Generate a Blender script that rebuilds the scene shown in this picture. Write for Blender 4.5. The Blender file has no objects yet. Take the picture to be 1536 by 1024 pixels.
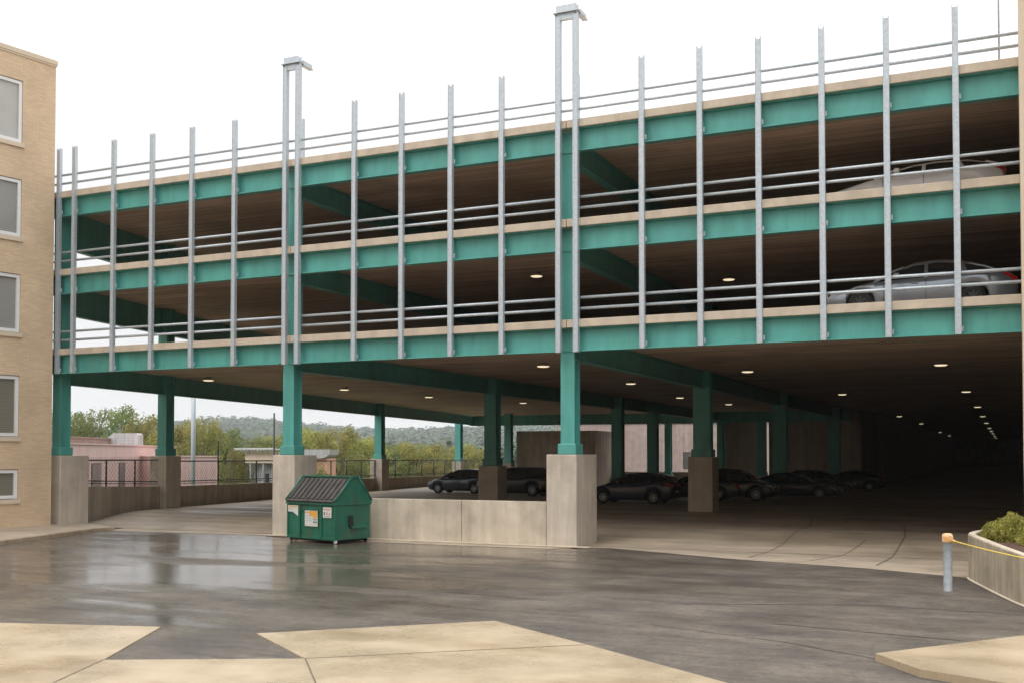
import bpy, bmesh, math, random
from math import radians as R, sin, cos, pi, sqrt, atan2
from mathutils import Vector, Matrix, noise
random.seed(7)
S = bpy.context.scene
C = S.collection
# ---------------------------------------------------------------- camera
cam = bpy.data.cameras.new("camera"); camo = bpy.data.objects.new("camera", cam); C.objects.link(camo)
cam.lens = 37.5; cam.sensor_width = 36; cam.shift_y = 0.0809; cam.clip_start = .1; cam.clip_end = 9000
camo.location = (0, 0, 2.74); camo.rotation_euler = (R(91.6), 0, R(24.8)); S.camera = camo
# ---------------------------------------------------------------- world: overcast
SUN_EL, SUN_AZ = R(48), R(215)
w = bpy.data.worlds.new("World"); S.world = w; w.use_nodes = True
nt = w.node_tree; N = nt.nodes; LK = nt.links
bg = N['Background']; bg.inputs['Strength'].default_value = .1
sky = N.new('ShaderNodeTexSky'); sky.sky_type = 'NISHITA'; sky.sun_disc = False
sky.sun_elevation = SUN_EL; sky.sun_rotation = SUN_AZ; sky.dust_density = 3; sky.air_density = 1.5
tc = N.new('ShaderNodeTexCoord'); sp = N.new('ShaderNodeSeparateXYZ'); LK.new(tc.outputs['Generated'], sp.inputs[0])
mr = N.new('ShaderNodeMapRange'); mr.inputs[1].default_value = 0; mr.inputs[2].default_value = 1
mr.inputs[3].default_value = 8.6; mr.inputs[4].default_value = 33.0     # overcast: zenith about three times the horizon
pw_ = N.new('ShaderNodeMath'); pw_.operation = 'POWER'; pw_.inputs[1].default_value = 2.2; pw_.use_clamp = True
mz = N.new('ShaderNodeMath'); mz.operation = 'MAXIMUM'; mz.inputs[1].default_value = 0; LK.new(sp.outputs['Z'], mz.inputs[0]); LK.new(mz.outputs[0], pw_.inputs[0]); LK.new(pw_.outputs[0], mr.inputs[0])
cn = N.new('ShaderNodeTexNoise'); cn.inputs['Scale'].default_value = 1.6; cn.inputs['Detail'].default_value = 3
LK.new(tc.outputs['Generated'], cn.inputs['Vector'])
cm = N.new('ShaderNodeMapRange'); cm.inputs[1].default_value = .3; cm.inputs[2].default_value = .7; cm.inputs[3].default_value = .92; cm.inputs[4].default_value = 1.06; LK.new(cn.outputs['Fac'], cm.inputs[0])
mm = N.new('ShaderNodeMath'); mm.operation = 'MULTIPLY'; LK.new(mr.outputs[0], mm.inputs[0]); LK.new(cm.outputs[0], mm.inputs[1])
vm = N.new('ShaderNodeVectorMath'); vm.operation = 'SCALE'; vm.inputs[0].default_value = (1.0, 1.0, 1.015); LK.new(mm.outputs[0], vm.inputs['Scale'])
mx = N.new('ShaderNodeMix'); mx.data_type = 'RGBA'; mx.inputs['Factor'].default_value = .94
LK.new(sky.outputs[0], mx.inputs['A']); LK.new(vm.outputs[0], mx.inputs['B']); LK.new(mx.outputs['Result'], bg.inputs['Color'])
sl = bpy.data.lights.new("sun", 'SUN'); sl.energy = .9; sl.angle = R(25); sl.color = (1, .95, .87)
so = bpy.data.objects.new("sun", sl); C.objects.link(so)
so.rotation_euler = Vector((.35, .75, -1.0)).to_track_quat('-Z', 'Y').to_euler()
S.view_settings.view_transform = 'Standard'; S.view_settings.look = 'None'; S.view_settings.exposure = .16; S.view_settings.gamma = 1
S.cycles.max_bounces = 8; S.cycles.diffuse_bounces = 4; S.cycles.transparent_max_bounces = 8; S.cycles.volume_bounces = 1

# ---------------------------------------------------------------- materials
def mat(name, col, rough=.7, metal=0, spec=.5, var=.12, vscale=1.5, streak=0, sscale=(6, 6, .35), col2=None, bump=0, bscale=20,
        coat=0, rvar=0, rscale=.4, rstretch=(1, 1, 1), sharp=(.35, .65), stain=None, stainamt=.0, stainscale=.5, ststretch=None):
    m = bpy.data.materials.new(name); m.use_nodes = True
    t = m.node_tree; n = t.nodes; l = t.links; b = n['Principled BSDF']
    b.inputs['Roughness'].default_value = rough; b.inputs['Metallic'].default_value = metal
    b.inputs['Specular IOR Level'].default_value = spec
    if coat: b.inputs['Coat Weight'].default_value = coat; b.inputs['Coat Roughness'].default_value = .04
    co = n.new('ShaderNodeTexCoord')
    def nz(scale, det=5, mp=None, ro=.6):
        x = n.new('ShaderNodeTexNoise'); x.inputs['Scale'].default_value = scale; x.inputs['Detail'].default_value = det
        x.inputs['Roughness'].default_value = ro
        if mp:
            q = n.new('ShaderNodeMapping'); q.inputs['Scale'].default_value = mp
            l.new(co.outputs['Object'], q.inputs[0]); l.new(q.outputs[0], x.inputs['Vector'])
        else: l.new(co.outputs['Object'], x.inputs['Vector'])
        return x.outputs['Fac']
    def mixc(f, a, bb, a0=None, f0=.35, f1=.65):
        q = n.new('ShaderNodeMapRange'); q.inputs[1].default_value = f0; q.inputs[2].default_value = f1; l.new(f, q.inputs[0])
        x = n.new('ShaderNodeMix'); x.data_type = 'RGBA'; l.new(q.outputs[0], x.inputs['Factor'])
        for s, v in (('A', a), ('B', bb)):
            if isinstance(v, tuple): x.inputs[s].default_value = (*v, 1)
            else: l.new(v, x.inputs[s])
        return x.outputs['Result']
    sc = lambda c, k: tuple(max(0, min(1, v * k)) for v in c)
    out = mixc(nz(vscale), sc(col, 1 - var), col2 or sc(col, 1 + var), f0=sharp[0], f1=sharp[1])
    if streak:
        s = mixc(nz(1, 4, sscale), (1 - streak,) * 3, (1 + streak * .4,) * 3)
        x = n.new('ShaderNodeMix'); x.data_type = 'RGBA'; x.blend_type = 'MULTIPLY'; x.inputs['Factor'].default_value = 1
        l.new(out, x.inputs['A']); l.new(s, x.inputs['B']); out = x.outputs['Result']
    if stain:
        q = n.new('ShaderNodeMapRange'); q.inputs[1].default_value = .52; q.inputs[2].default_value = .72; q.inputs[4].default_value = stainamt
        l.new(nz(stainscale, 6, ststretch), q.inputs[0])
        x = n.new('ShaderNodeMix'); x.data_type = 'RGBA'; l.new(q.outputs[0], x.inputs['Factor']); l.new(out, x.inputs['A'])
        x.inputs['B'].default_value = (*stain, 1); out = x.outputs['Result']
    l.new(out, b.inputs['Base Color'])
    if rvar:
        q = n.new('ShaderNodeMapRange'); q.inputs[1].default_value = .38; q.inputs[2].default_value = .62
        q.inputs[3].default_value = max(.03, rough - rvar); q.inputs[4].default_value = rough + rvar
        l.new(nz(rscale, 5, rstretch), q.inputs[0]); l.new(q.outputs[0], b.inputs['Roughness'])
    if bump:
        x = n.new('ShaderNodeBump'); x.inputs['Strength'].default_value = bump; x.inputs['Distance'].default_value = .02
        l.new(nz(bscale, 4), x.inputs['Height']); l.new(x.outputs[0], b.inputs['Normal'])
    m['_o'] = 0
    return m
M = {}
M['teal'] = mat('teal_paint', (.088, .345, .305), .42, var=.08, vscale=.8, streak=.14, sscale=(3, 3, .4), stain=(.05, .18, .14), stainamt=.22, stainscale=1.5, ststretch=(2, 2, .5), bump=.05, bscale=30)
M['galv'] = mat('galvanised_steel', (.47, .52, .56), .45, metal=.3, var=.14, vscale=14, sharp=(.3, .7))
M['curb'] = mat('curb_concrete', (.52, .44, .345), .85, var=.08, vscale=2.5, streak=.07, sscale=(4, 4, 1), stain=(.25, .2, .15), stainamt=.35, stainscale=1.2, bump=.2, bscale=30)
M['pier'] = mat('board_formed_concrete', (.52, .455, .375), .8, var=.10, vscale=1.2, streak=.13, sscale=(5, 5, .5), stain=(.2, .17, .14), stainamt=.35, stainscale=.9, bump=.3, bscale=25)
M['wall'] = mat('wall_concrete', (.54, .47, .37), .8, var=.12, vscale=1.0, streak=.17, sscale=(3.5, 3.5, .3), stain=(.2, .165, .13), stainamt=.4, stainscale=.8, bump=.3, bscale=25)
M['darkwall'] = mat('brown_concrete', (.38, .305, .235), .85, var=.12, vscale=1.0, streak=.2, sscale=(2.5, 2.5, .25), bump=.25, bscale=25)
M['deck'] = mat('plank_formed_soffit', (.60, .46, .345), .85, var=.10, vscale=.5, streak=.38, sscale=(.12, 5.5, 1), stain=(.2, .145, .105), stainamt=.5, stainscale=.35, bump=.2, bscale=10)
M['zinc'] = mat('dull_zinc_pipe', (.27, .295, .31), .6, metal=.2, var=.16, vscale=9, streak=.15, sscale=(9, 9, 1))
M['dark'] = mat('dark_metal', (.03, .032, .034), .5)
M['black'] = mat('black_rubber', (.012, .012, .012), .7)
M['perim'] = mat('perimeter_concrete', (.50, .42, .325), .85, var=.12, vscale=1.0, streak=.25, sscale=(2.5, 2.5, .25), stain=(.2, .16, .12), stainamt=.5, bump=.25, bscale=25)
M['cream'] = mat('cream_render', (.60, .50, .38), .85, var=.04)
M['white'] = mat('white_frame', (.72, .72, .72), .4, var=.03)
M['seam'] = mat('tar_seam', (.018, .017, .016), .5)
M['groove'] = mat('joint_groove', (.13, .10, .07), .9)
M['chrome'] = mat('wheel_alloy', (.5, .51, .53), .4, metal=.1, var=.03)
M['rimdark'] = mat('dark_wheel_alloy', (.10, .105, .11), .35, metal=.5, var=.03)
M['soil'] = mat('planter_soil', (.085, .045, .03), .95, var=.3, vscale=12, bump=.8, bscale=40)
M['pink'] = mat('pink_corrugated_cladding', (.60, .42, .385), .75, var=.05, vscale=.4, streak=.10, sscale=(5, 5, .1))
M['brownclad'] = mat('brown_band', (.22, .155, .125), .8)
M['greymetal'] = mat('grey_sheet', (.42, .42, .42), .6, var=.08, streak=.2, sscale=(3, 3, .1))
M['orange'] = mat('faded_orange_plastic', (.78, .38, .12), .5, var=.1, vscale=8, col2=(.80, .60, .42))
M['yellow'] = mat('yellow_rope', (.75, .55, .10), .7, var=.1, vscale=60)
M['grass'] = mat('grass_ground', (.07, .09, .03), .95, var=.3, vscale=.05)
M['bark'] = mat('bark', (.09, .07, .05), .9, var=.3, vscale=6)
M['chalk'] = mat('faded_line', (.22, .2, .16), .5, var=.3, vscale=3)

def asphalt():
    m = mat('wet_asphalt', (.088, .0735, .0585), .3, var=.22, vscale=.7, col2=(.124, .104, .083), stain=(.036, .03, .026), stainamt=.75, stainscale=1.0, ststretch=(.35, 1.1, 1), streak=.18, sscale=(.7, 4.5, 1))
    t = m.node_tree; n = t.nodes; l = t.links; b = n['Principled BSDF']
    co = n.new('ShaderNodeTexCoord')
    # drying patches: rougher on the dry right, smooth film of water to the left and centre
    q = n.new('ShaderNodeMapping'); q.inputs['Scale'].default_value = (.10, .42, 1); q.inputs['Rotation'].default_value = (0, 0, R(-8))
    l.new(co.outputs['Object'], q.inputs[0])
    a = n.new('ShaderNodeTexNoise'); a.inputs['Scale'].default_value = 1.0; a.inputs['Detail'].default_value = 7; a.inputs['Roughness'].default_value = .62
    l.new(q.outputs[0], a.inputs['Vector'])
    s = n.new('ShaderNodeSeparateXYZ'); l.new(co.outputs['Object'], s.inputs[0])
    g = n.new('ShaderNodeMapRange'); g.inputs[1].default_value = -13; g.inputs[2].default_value = -4; g.inputs[3].default_value = -.11; g.inputs[4].default_value = .14
    l.new(s.outputs['X'], g.inputs[0])
    g2 = n.new('ShaderNodeMapRange'); g2.inputs[1].default_value = 15.5; g2.inputs[2].default_value = 10; g2.inputs[3].default_value = 0; g2.inputs[4].default_value = .25
    l.new(s.outputs['Y'], g2.inputs[0])
    ad = n.new('ShaderNodeMath'); l.new(a.outputs['Fac'], ad.inputs[0]); l.new(g.outputs[0], ad.inputs[1])
    ad2 = n.new('ShaderNodeMath'); l.new(ad.outputs[0], ad2.inputs[0]); l.new(g2.outputs[0], ad2.inputs[1])
    r = n.new('ShaderNodeMapRange'); r.inputs[1].default_value = .36; r.inputs[2].default_value = .70; r.inputs[3].default_value = .16; r.inputs[4].default_value = .75
    l.new(ad2.outputs[0], r.inputs[0]); l.new(r.outputs[0], b.inputs['Roughness'])
    # grain
    f = n.new('ShaderNodeTexNoise'); f.inputs['Scale'].default_value = 14; f.inputs['Detail'].default_value = 6; f.inputs['Roughness'].default_value = .85; l.new(co.outputs['Object'], f.inputs['Vector'])
    f2 = n.new('ShaderNodeTexNoise'); f2.inputs['Scale'].default_value = 5; f2.inputs['Detail'].default_value = 5; l.new(q.outputs[0], f2.inputs['Vector'])
    bs = n.new('ShaderNodeMapRange'); bs.inputs[1].default_value = .40; bs.inputs[2].default_value = .72; bs.inputs[3].default_value = .10; bs.inputs[4].default_value = .75
    l.new(ad2.outputs[0], bs.inputs[0])
    bp = n.new('ShaderNodeBump'); bp.inputs['Distance'].default_value = .006; l.new(f.outputs['Fac'], bp.inputs['Height']); l.new(bs.outputs[0], bp.inputs['Strength'])
    b2 = n.new('ShaderNodeBump'); b2.inputs['Distance'].default_value = .02; b2.inputs['Strength'].default_value = .3; l.new(f2.outputs['Fac'], b2.inputs['Height'])
    l.new(bp.outputs[0], b2.inputs['Normal']); l.new(b2.outputs[0], b.inputs['Normal'])
    # aggregate speckle in the colour
    src = b.inputs['Base Color'].links[0].from_socket
    x = n.new('ShaderNodeMix'); x.data_type = 'RGBA'; x.blend_type = 'MULTIPLY'; x.inputs['Factor'].default_value = 1
    sm = n.new('ShaderNodeMapRange'); sm.inputs[1].default_value = .3; sm.inputs[2].default_value = .7; sm.inputs[3].default_value = .35; sm.inputs[4].default_value = 1.8
    f3 = n.new('ShaderNodeTexNoise'); f3.inputs['Scale'].default_value = 6; f3.inputs['Detail'].default_value = 4; f3.inputs['Roughness'].default_value = .8; l.new(co.outputs['Object'], f3.inputs['Vector'])
    av = n.new('ShaderNodeMath'); av.operation = 'MULTIPLY_ADD'; av.inputs[1].default_value = .55; av.inputs[2].default_value = .0; l.new(f.outputs['Fac'], av.inputs[0])
    aw = n.new('ShaderNodeMath'); aw.operation = 'MULTIPLY_ADD'; aw.inputs[1].default_value = .45; l.new(f3.outputs['Fac'], aw.inputs[0]); l.new(av.outputs[0], aw.inputs[2]); l.new(aw.outputs[0], sm.inputs[0]); l.new(src, x.inputs['A']); l.new(sm.outputs[0], x.inputs['B']); l.new(x.outputs['Result'], b.inputs['Base Color'])
    return m
M['asphalt'] = asphalt()
M['floor'] = mat('garage_floor_concrete', (.39, .32, .24), .58, var=.16, vscale=.5, streak=.2, sscale=(.25, 2.2, 1), stain=(.15, .12, .09), stainamt=.5, stainscale=.3, rvar=.22, rscale=1, rstretch=(.15, .6, 1), bump=.12, bscale=30)
M['apron'] = mat('apron_concrete', (.40, .33, .25), .55, var=.12, vscale=.7, streak=.16, sscale=(.4, 3, 1), stain=(.16, .13, .10), stainamt=.45, stainscale=.6, rvar=.15, bump=.15, bscale=30)
M['slab'] = mat('damp_pavement_concrete', (.41, .325, .215), .32, var=.08, vscale=1.1, col2=(.46, .37, .255), stain=(.24, .165, .085), stainamt=.7, stainscale=.55, ststretch=(.7, 1.5, 1), streak=.07, sscale=(30, 30, 1), rvar=.14, rscale=.6, bump=.25, bscale=60)

def brick():
    m = bpy.data.materials.new('buff_brick'); m.use_nodes = True
    t = m.node_tree; n = t.nodes; l = t.links; b = n['Principled BSDF']; b.inputs['Roughness'].default_value = .85
    co = n.new('ShaderNodeTexCoord'); s = n.new('ShaderNodeSeparateXYZ'); l.new(co.outputs['Object'], s.inputs[0])
    cb = n.new('ShaderNodeCombineXYZ'); l.new(s.outputs['Y'], cb.inputs[0]); l.new(s.outputs['Z'], cb.inputs[1])
    br = n.new('ShaderNodeTexBrick'); l.new(cb.outputs[0], br.inputs['Vector'])
    br.inputs['Scale'].default_value = 1; br.inputs['Brick Width'].default_value = .26; br.inputs['Row Height'].default_value = .075
    br.inputs['Mortar Size'].default_value = .008; br.inputs['Mortar Smooth'].default_value = .3
    br.inputs['Color1'].default_value = (.67, .50, .33, 1); br.inputs['Color2'].default_value = (.59, .43, .28, 1); br.inputs['Mortar'].default_value = (.50, .41, .30, 1)
    nz = n.new('ShaderNodeTexNoise'); nz.inputs['Scale'].default_value = .6; nz.inputs['Detail'].default_value = 5; l.new(co.outputs['Object'], nz.inputs['Vector'])
    mp = n.new('ShaderNodeMapRange'); mp.inputs[1].default_value = .3; mp.inputs[2].default_value = .7; mp.inputs[3].default_value = .86; mp.inputs[4].default_value = 1.1; l.new(nz.outputs['Fac'], mp.inputs[0])
    x = n.new('ShaderNodeMix'); x.data_type = 'RGBA'; x.blend_type = 'MULTIPLY'; x.inputs['Factor'].default_value = 1
    l.new(br.outputs['Color'], x.inputs['A']); l.new(mp.outputs[0], x.inputs['B']); l.new(x.outputs['Result'], b.inputs['Base Color'])
    bp = n.new('ShaderNodeBump'); bp.inputs['Strength'].default_value = .5; bp.inputs['Distance'].default_value = .01; bp.invert = True
    l.new(br.outputs['Fac'], bp.inputs['Height']); l.new(bp.outputs[0], b.inputs['Normal'])
    return m
M['brick'] = brick()
def glass(name, tint, rough=.06):
    m = mat(name, tint, rough, spec=.8, var=.05, vscale=.6); return m
M['glass'] = glass('window_glass', (.10, .10, .095)); M['carglass'] = glass('car_glass', (.012, .014, .016), .04)
def blinds(name, a, b_, rot):
    m = mat(name, a, .12, spec=.6, var=.0); t = m.node_tree; n = t.nodes; l = t.links; b = n['Principled BSDF']
    co = n.new('ShaderNodeTexCoord'); q = n.new('ShaderNodeMapping'); q.inputs['Rotation'].default_value = (R(rot), 0, 0); l.new(co.outputs['Object'], q.inputs[0])
    wv = n.new('ShaderNodeTexWave'); wv.bands_direction = 'Z'; wv.inputs['Scale'].default_value = 4.4; wv.inputs['Distortion'].default_value = .6; l.new(q.outputs[0], wv.inputs['Vector'])
    x = n.new('ShaderNodeMix'); x.data_type = 'RGBA'; x.inputs['A'].default_value = (*a, 1); x.inputs['B'].default_value = (*b_, 1); l.new(wv.outputs['Fac'], x.inputs['Factor'])
    l.new(x.outputs['Result'], b.inputs['Base Color']); return m
M['blindwhite'] = mat('drawn_white_shade', (.42, .42, .39), .15, spec=.6, var=.05)
M['blindgrey'] = blinds('grey_slatted_blind', (.24, .24, .22), (.31, .30, .28), 0)
M['blindbrown'] = blinds('brown_slatted_blind', (.17, .155, .125), (.225, .205, .17), 0)
def emit(name, col, s):
    m = bpy.data.materials.new(name); m.use_nodes = True; b = m.node_tree.nodes['Principled BSDF']
    b.inputs['Base Color'].default_value = (*col, 1); b.inputs['Emission Color'].default_value = (*col, 1); b.inputs['Emission Strength'].default_value = s; return m
M['lens'] = emit('lamp_lens', (1, .82, .55), .85)
M['red'] = mat('red_lens', (.5, .02, .015), .15, var=.05)
M['head'] = mat('headlamp', (.5, .52, .55), .1, var=.05)
def leaf(name, a, b_, c, tr=.35, sc=.5):
    m = bpy.data.materials.new(name); m.use_nodes = True
    t = m.node_tree; n = t.nodes; l = t.links; b = n['Principled BSDF']; b.inputs['Roughness'].default_value = .6; b.inputs['Specular IOR Level'].default_value = .25
    co = n.new('ShaderNodeTexCoord'); nz = n.new('ShaderNodeTexNoise'); nz.inputs['Scale'].default_value = sc; nz.inputs['Detail'].default_value = 5; nz.inputs['Roughness'].default_value = .7
    l.new(co.outputs['Object'], nz.inputs['Vector'])
    r = n.new('ShaderNodeValToRGB'); e = r.color_ramp.elements; e[0].position = .34; e[0].color = (*a, 1); e[1].position = .66; e[1].color = (*c, 1)
    k = e.new(.5); k.color = (*b_, 1); l.new(nz.outputs['Fac'], r.inputs[0])
    oi = n.new('ShaderNodeObjectInfo'); h = n.new('ShaderNodeHueSaturation'); l.new(r.outputs[0], h.inputs['Color'])
    mp = n.new('ShaderNodeMapRange'); mp.inputs[3].default_value = .495; mp.inputs[4].default_value = .53; l.new(oi.outputs['Random'], mp.inputs[0]); l.new(mp.outputs[0], h.inputs['Hue'])
    mp2 = n.new('ShaderNodeMapRange'); mp2.inputs[3].default_value = .8; mp2.inputs[4].default_value = 1.2; l.new(oi.outputs['Random'], mp2.inputs[0]); l.new(mp2.outputs[0], h.inputs['Value'])
    l.new(h.outputs[0], b.inputs['Base Color'])
    td = n.new('ShaderNodeBsdfTranslucent'); l.new(h.outputs[0], td.inputs[0]); ms = n.new('ShaderNodeMixShader'); ms.inputs[0].default_value = tr
    l.new(b.outputs[0], ms.inputs[1]); l.new(td.outputs[0], ms.inputs[2]); l.new(ms.outputs[0], n['Material Output'].inputs['Surface'])
    return m
M['leaf'] = leaf('autumn_green_foliage', (.10, .14, .04), (.17, .20, .055), (.27, .25, .075), sc=4)
M['leafy'] = leaf('yellow_green_foliage', (.16, .18, .05), (.26, .24, .07), (.36, .29, .09), sc=4)
M['forest'] = leaf('forest_foliage', (.028, .048, .02), (.042, .062, .024), (.065, .078, .03), .1, .02)
M['shrub'] = leaf('shrub_foliage', (.24, .26, .05), (.42, .41, .09), (.66, .58, .20), .45, 6)

# ---------------------------------------------------------------- mesh helpers
class MB:
    def __init__(s): s.bm = bmesh.new(); s.mi = 0
    def poly(s, vs):
        v = [s.bm.verts.new(p) for p in vs]; f = s.bm.faces.new(v); f.material_index = s.mi; return f
    def box(s, x0, x1, y0, y1, z0, z1, rot=None, bev=0):
        b = bmesh.new(); bmesh.ops.create_cube(b, size=1)
        for v in b.verts: v.co = Vector(((x0 + x1) / 2 + v.co.x * (x1 - x0), (y0 + y1) / 2 + v.co.y * (y1 - y0), (z0 + z1) / 2 + v.co.z * (z1 - z0)))
        if bev: bmesh.ops.bevel(b, geom=b.edges[:], offset=bev, segments=2, affect='EDGES', profile=.5)
        s.add(b, rot)
        return s
    def add(s, b, mx=None):
        if mx is not None: bmesh.ops.transform(b, matrix=mx, verts=b.verts)
        vm = {v: s.bm.verts.new(v.co) for v in b.verts}
        for f in b.faces:
            g = s.bm.faces.new([vm[v] for v in f.verts]); g.material_index = s.mi; g.smooth = f.smooth
        b.free()
    def prism(s, pts, z0, z1):
        n = len(pts); lo = [s.bm.verts.new((p[0], p[1], z0)) for p in pts]; hi = [s.bm.verts.new((p[0], p[1], z1)) for p in pts]
        fs = [s.bm.faces.new(lo[::-1]), s.bm.faces.new(hi)] + [s.bm.faces.new((lo[i], lo[(i + 1) % n], hi[(i + 1) % n], hi[i])) for i in range(n)]
        for f in fs: f.material_index = s.mi
        bmesh.ops.recalc_face_normals(s.bm, faces=fs)
        return s
    def tube(s, pts, r, seg=8, caps=True, smooth=True):
        pts = [Vector(p) for p in pts]; rr = r if isinstance(r, (list, tuple)) else [r] * len(pts); rings = []
        for i, p in enumerate(pts):
            d = (pts[min(i + 1, len(pts) - 1)] - pts[max(i - 1, 0)]).normalized()
            a = d.orthogonal().normalized() if i == 0 else (a - d * a.dot(d)).normalized()
            b = d.cross(a)
            rings.append([s.bm.verts.new(p + (a * cos(2 * pi * k / seg) + b * sin(2 * pi * k / seg)) * rr[i]) for k in range(seg)])
        for i in range(len(rings) - 1):
            for k in range(seg):
                f = s.bm.faces.new((rings[i][k], rings[i][(k + 1) % seg], rings[i + 1][(k + 1) % seg], rings[i + 1][k])); f.smooth = smooth; f.material_index = s.mi
        if caps:
            for q in (rings[0][::-1], rings[-1]): f = s.bm.faces.new(q); f.material_index = s.mi
        return s
    def lathe(s, prof, axis='Z', c=(0, 0, 0), seg=24):
        c = Vector(c); rings = []
        for r, h in prof:
            ring = []
            for k in range(seg):
                a = 2 * pi * k / seg
                p = Vector((r * cos(a), r * sin(a), h)) if axis == 'Z' else Vector((r * cos(a), h, r * sin(a)))
                ring.append(s.bm.verts.new(c + p))
            rings.append(ring)
        for i in range(len(rings) - 1):
            for k in range(seg):
                f = s.bm.faces.new((rings[i][k], rings[i][(k + 1) % seg], rings[i + 1][(k + 1) % seg], rings[i + 1][k])); f.smooth = True; f.material_index = s.mi
        return s
    def build(s, name, m, parent=None, **kw):
        bmesh.ops.recalc_face_normals(s.bm, faces=s.bm.faces[:]) if kw.pop('fix', False) else None
        me = bpy.data.meshes.new(name); s.bm.to_mesh(me); s.bm.free()
        for q in (m if isinstance(m, list) else [m]): me.materials.append(q)
        o = bpy.data.objects.new(name, me); C.objects.link(o)
        if parent is not None: o.parent = parent
        for k, v in kw.items(): o[k] = v
        return o
def grid_mesh(name, m, xs, ys, fz, **kw):
    b = MB(); V = [[b.bm.verts.new((x, y, fz(x, y))) for y in ys] for x in xs]
    for i in range(len(xs) - 1):
        for j in range(len(ys) - 1): b.bm.faces.new((V[i][j], V[i + 1][j], V[i + 1][j + 1], V[i][j + 1]))
    return b.build(name, m, **kw)
def empty(name, loc, rz=0, **kw):
    o = bpy.data.objects.new(name, None); C.objects.link(o); o.location = loc; o.rotation_euler = (0, 0, rz)
    for k, v in kw.items(): o[k] = v
    return o
def part(b, name, m, root, label=None):
    """children are modelled in world space when the root sits away from the origin: shift them back"""
    o = b.build(name, m, root)
    if label: o['label'] = label
    return o
def copy_tree(o, parent=None, **kw):
    c = o.copy(); C.objects.link(c)
    if parent is not None: c.parent = parent
    for k, v in kw.items(): c[k] = v
    for ch in list(o.children): copy_tree(ch, c)
    return c
def shift(o):
    """keep a root Empty at the thing's base while its parts hold world coordinates"""
    for ch in o.children: ch.location = -Vector(o.location)

# ================================================================ SETTING
lx = lambda t, off=0: (-32.6 - .2 * t - off, 29.4 + t)     # left edge line of the garage
grid_mesh('ground', M['grass'], [-3200, -600, -300, -120, -60, 0, 100, 400, 3200], [-800, -100, 0, 60, 150, 300, 700, 3700], lambda x, y: -4.2, kind='structure')
b = MB(); b.prism([(-45, -20), (40, -20), (40, 275), (-21, 275), (-21, 96), (-47.0, 96), (-33.4, 29.6), (-45, 29.6)], -4.6, 0.0)
b.build('parking_lot', M['asphalt'], kind='structure')
# garage floor: rises from the apron, then falls gently to the back left
def fz(x, y):
    e = y - 29.6
    up = min(1, max(0, e / 5.0)); up = up * up * (3 - 2 * up)
    return .012 + up * (.36 - .004 * max(0, min(60, y - 34))) * 1.0
EX = [(-50, 29.3), (-29.66, 28.77), (-22.38, 29.36), (-18.22, 28.56), (-12.08, 28.54), (-10.91, 29.81), (-6.49, 27.87), (-3.05, 26.94), (-.81, 25.84), (8, 24)]
def edge(x):
    for (a, ya), (c, yc) in zip(EX, EX[1:]):
        if a <= x <= c: return ya + (yc - ya) * (x - a) / (c - a)
    return 24
b = MB(); xs = [-29.6 + i * .8 for i in range(43)]
rows = []
for x in xs:
    rows.append([b.bm.verts.new((x, edge(x), .006)), b.bm.verts.new((x, edge(x) + .02, .012)), b.bm.verts.new((x, 29.9, .016))])
for r0, r1 in zip(rows, rows[1:]):
    for k in range(2): b.bm.faces.new((r0[k], r1[k], r1[k + 1], r0[k + 1]))
b.build('apron_path', M['apron'], kind='structure')
b = MB(); ys = [29.9 + i * .6 for i in range(12)] + [38, 42, 48, 55, 65, 76, 88.6]
rows = [[b.bm.verts.new((-32.3 - .2 * (y - 29.4) + (4.2 + 32.3 + .2 * (y - 29.4)) * k / 24, y, fz(0, y) + .006)) for k in range(25)] for y in ys]
for r0, r1 in zip(rows, rows[1:]):
    for k in range(24): b.bm.faces.new((r0[k], r0[k + 1], r1[k + 1], r1[k])).smooth = True
r0 = [b.bm.verts.new((x, 88.6, fz(0, 88.6) + .006)) for x in (-10.5, 4.2)]; r1 = [b.bm.verts.new((x, 262, fz(0, 88) + .006)) for x in (-10.5, 4.2)]
b.bm.faces.new((r0[0], r0[1], r1[1], r1[0]))
b.build('garage_floor', M['floor'], kind='structure')
# sidewalk by the brick building, with its kerb
b = MB(); b.prism([(-29.3, 29.0), (-32.2, 30.4), (-36, 30.4), (-36, 10), (-24.2, 10), (-26.6, 19.5), (-27.82, 23.03), (-28.75, 26.0), (-29.35, 28.1)], .0, .13)
b.build('sidewalk', M['apron'], kind='structure')
b = MB()
kp = [(-24.2, 10), (-26.6, 19.5), (-27.82, 23.03), (-28.75, 26.0), (-29.35, 28.1), (-29.3, 29.0)]
for p, q in zip(kp, kp[1:]):
    d = Vector((q[0] - p[0], q[1] - p[1], 0)).normalized(); n_ = Vector((d.y, -d.x, 0))
    P0, P1 = Vector((*p, 0)) + n_ * .003, Vector((*q, 0)) + n_ * .003
    b.prism([P0[:2], P1[:2], (P1 + n_ * .14)[:2], (P0 + n_ * .14)[:2]], 0, .12)
b.build('kerb_strip', mat('kerb_concrete', (.36, .28, .19), .7, var=.15, streak=.15), kind='structure')
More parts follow.
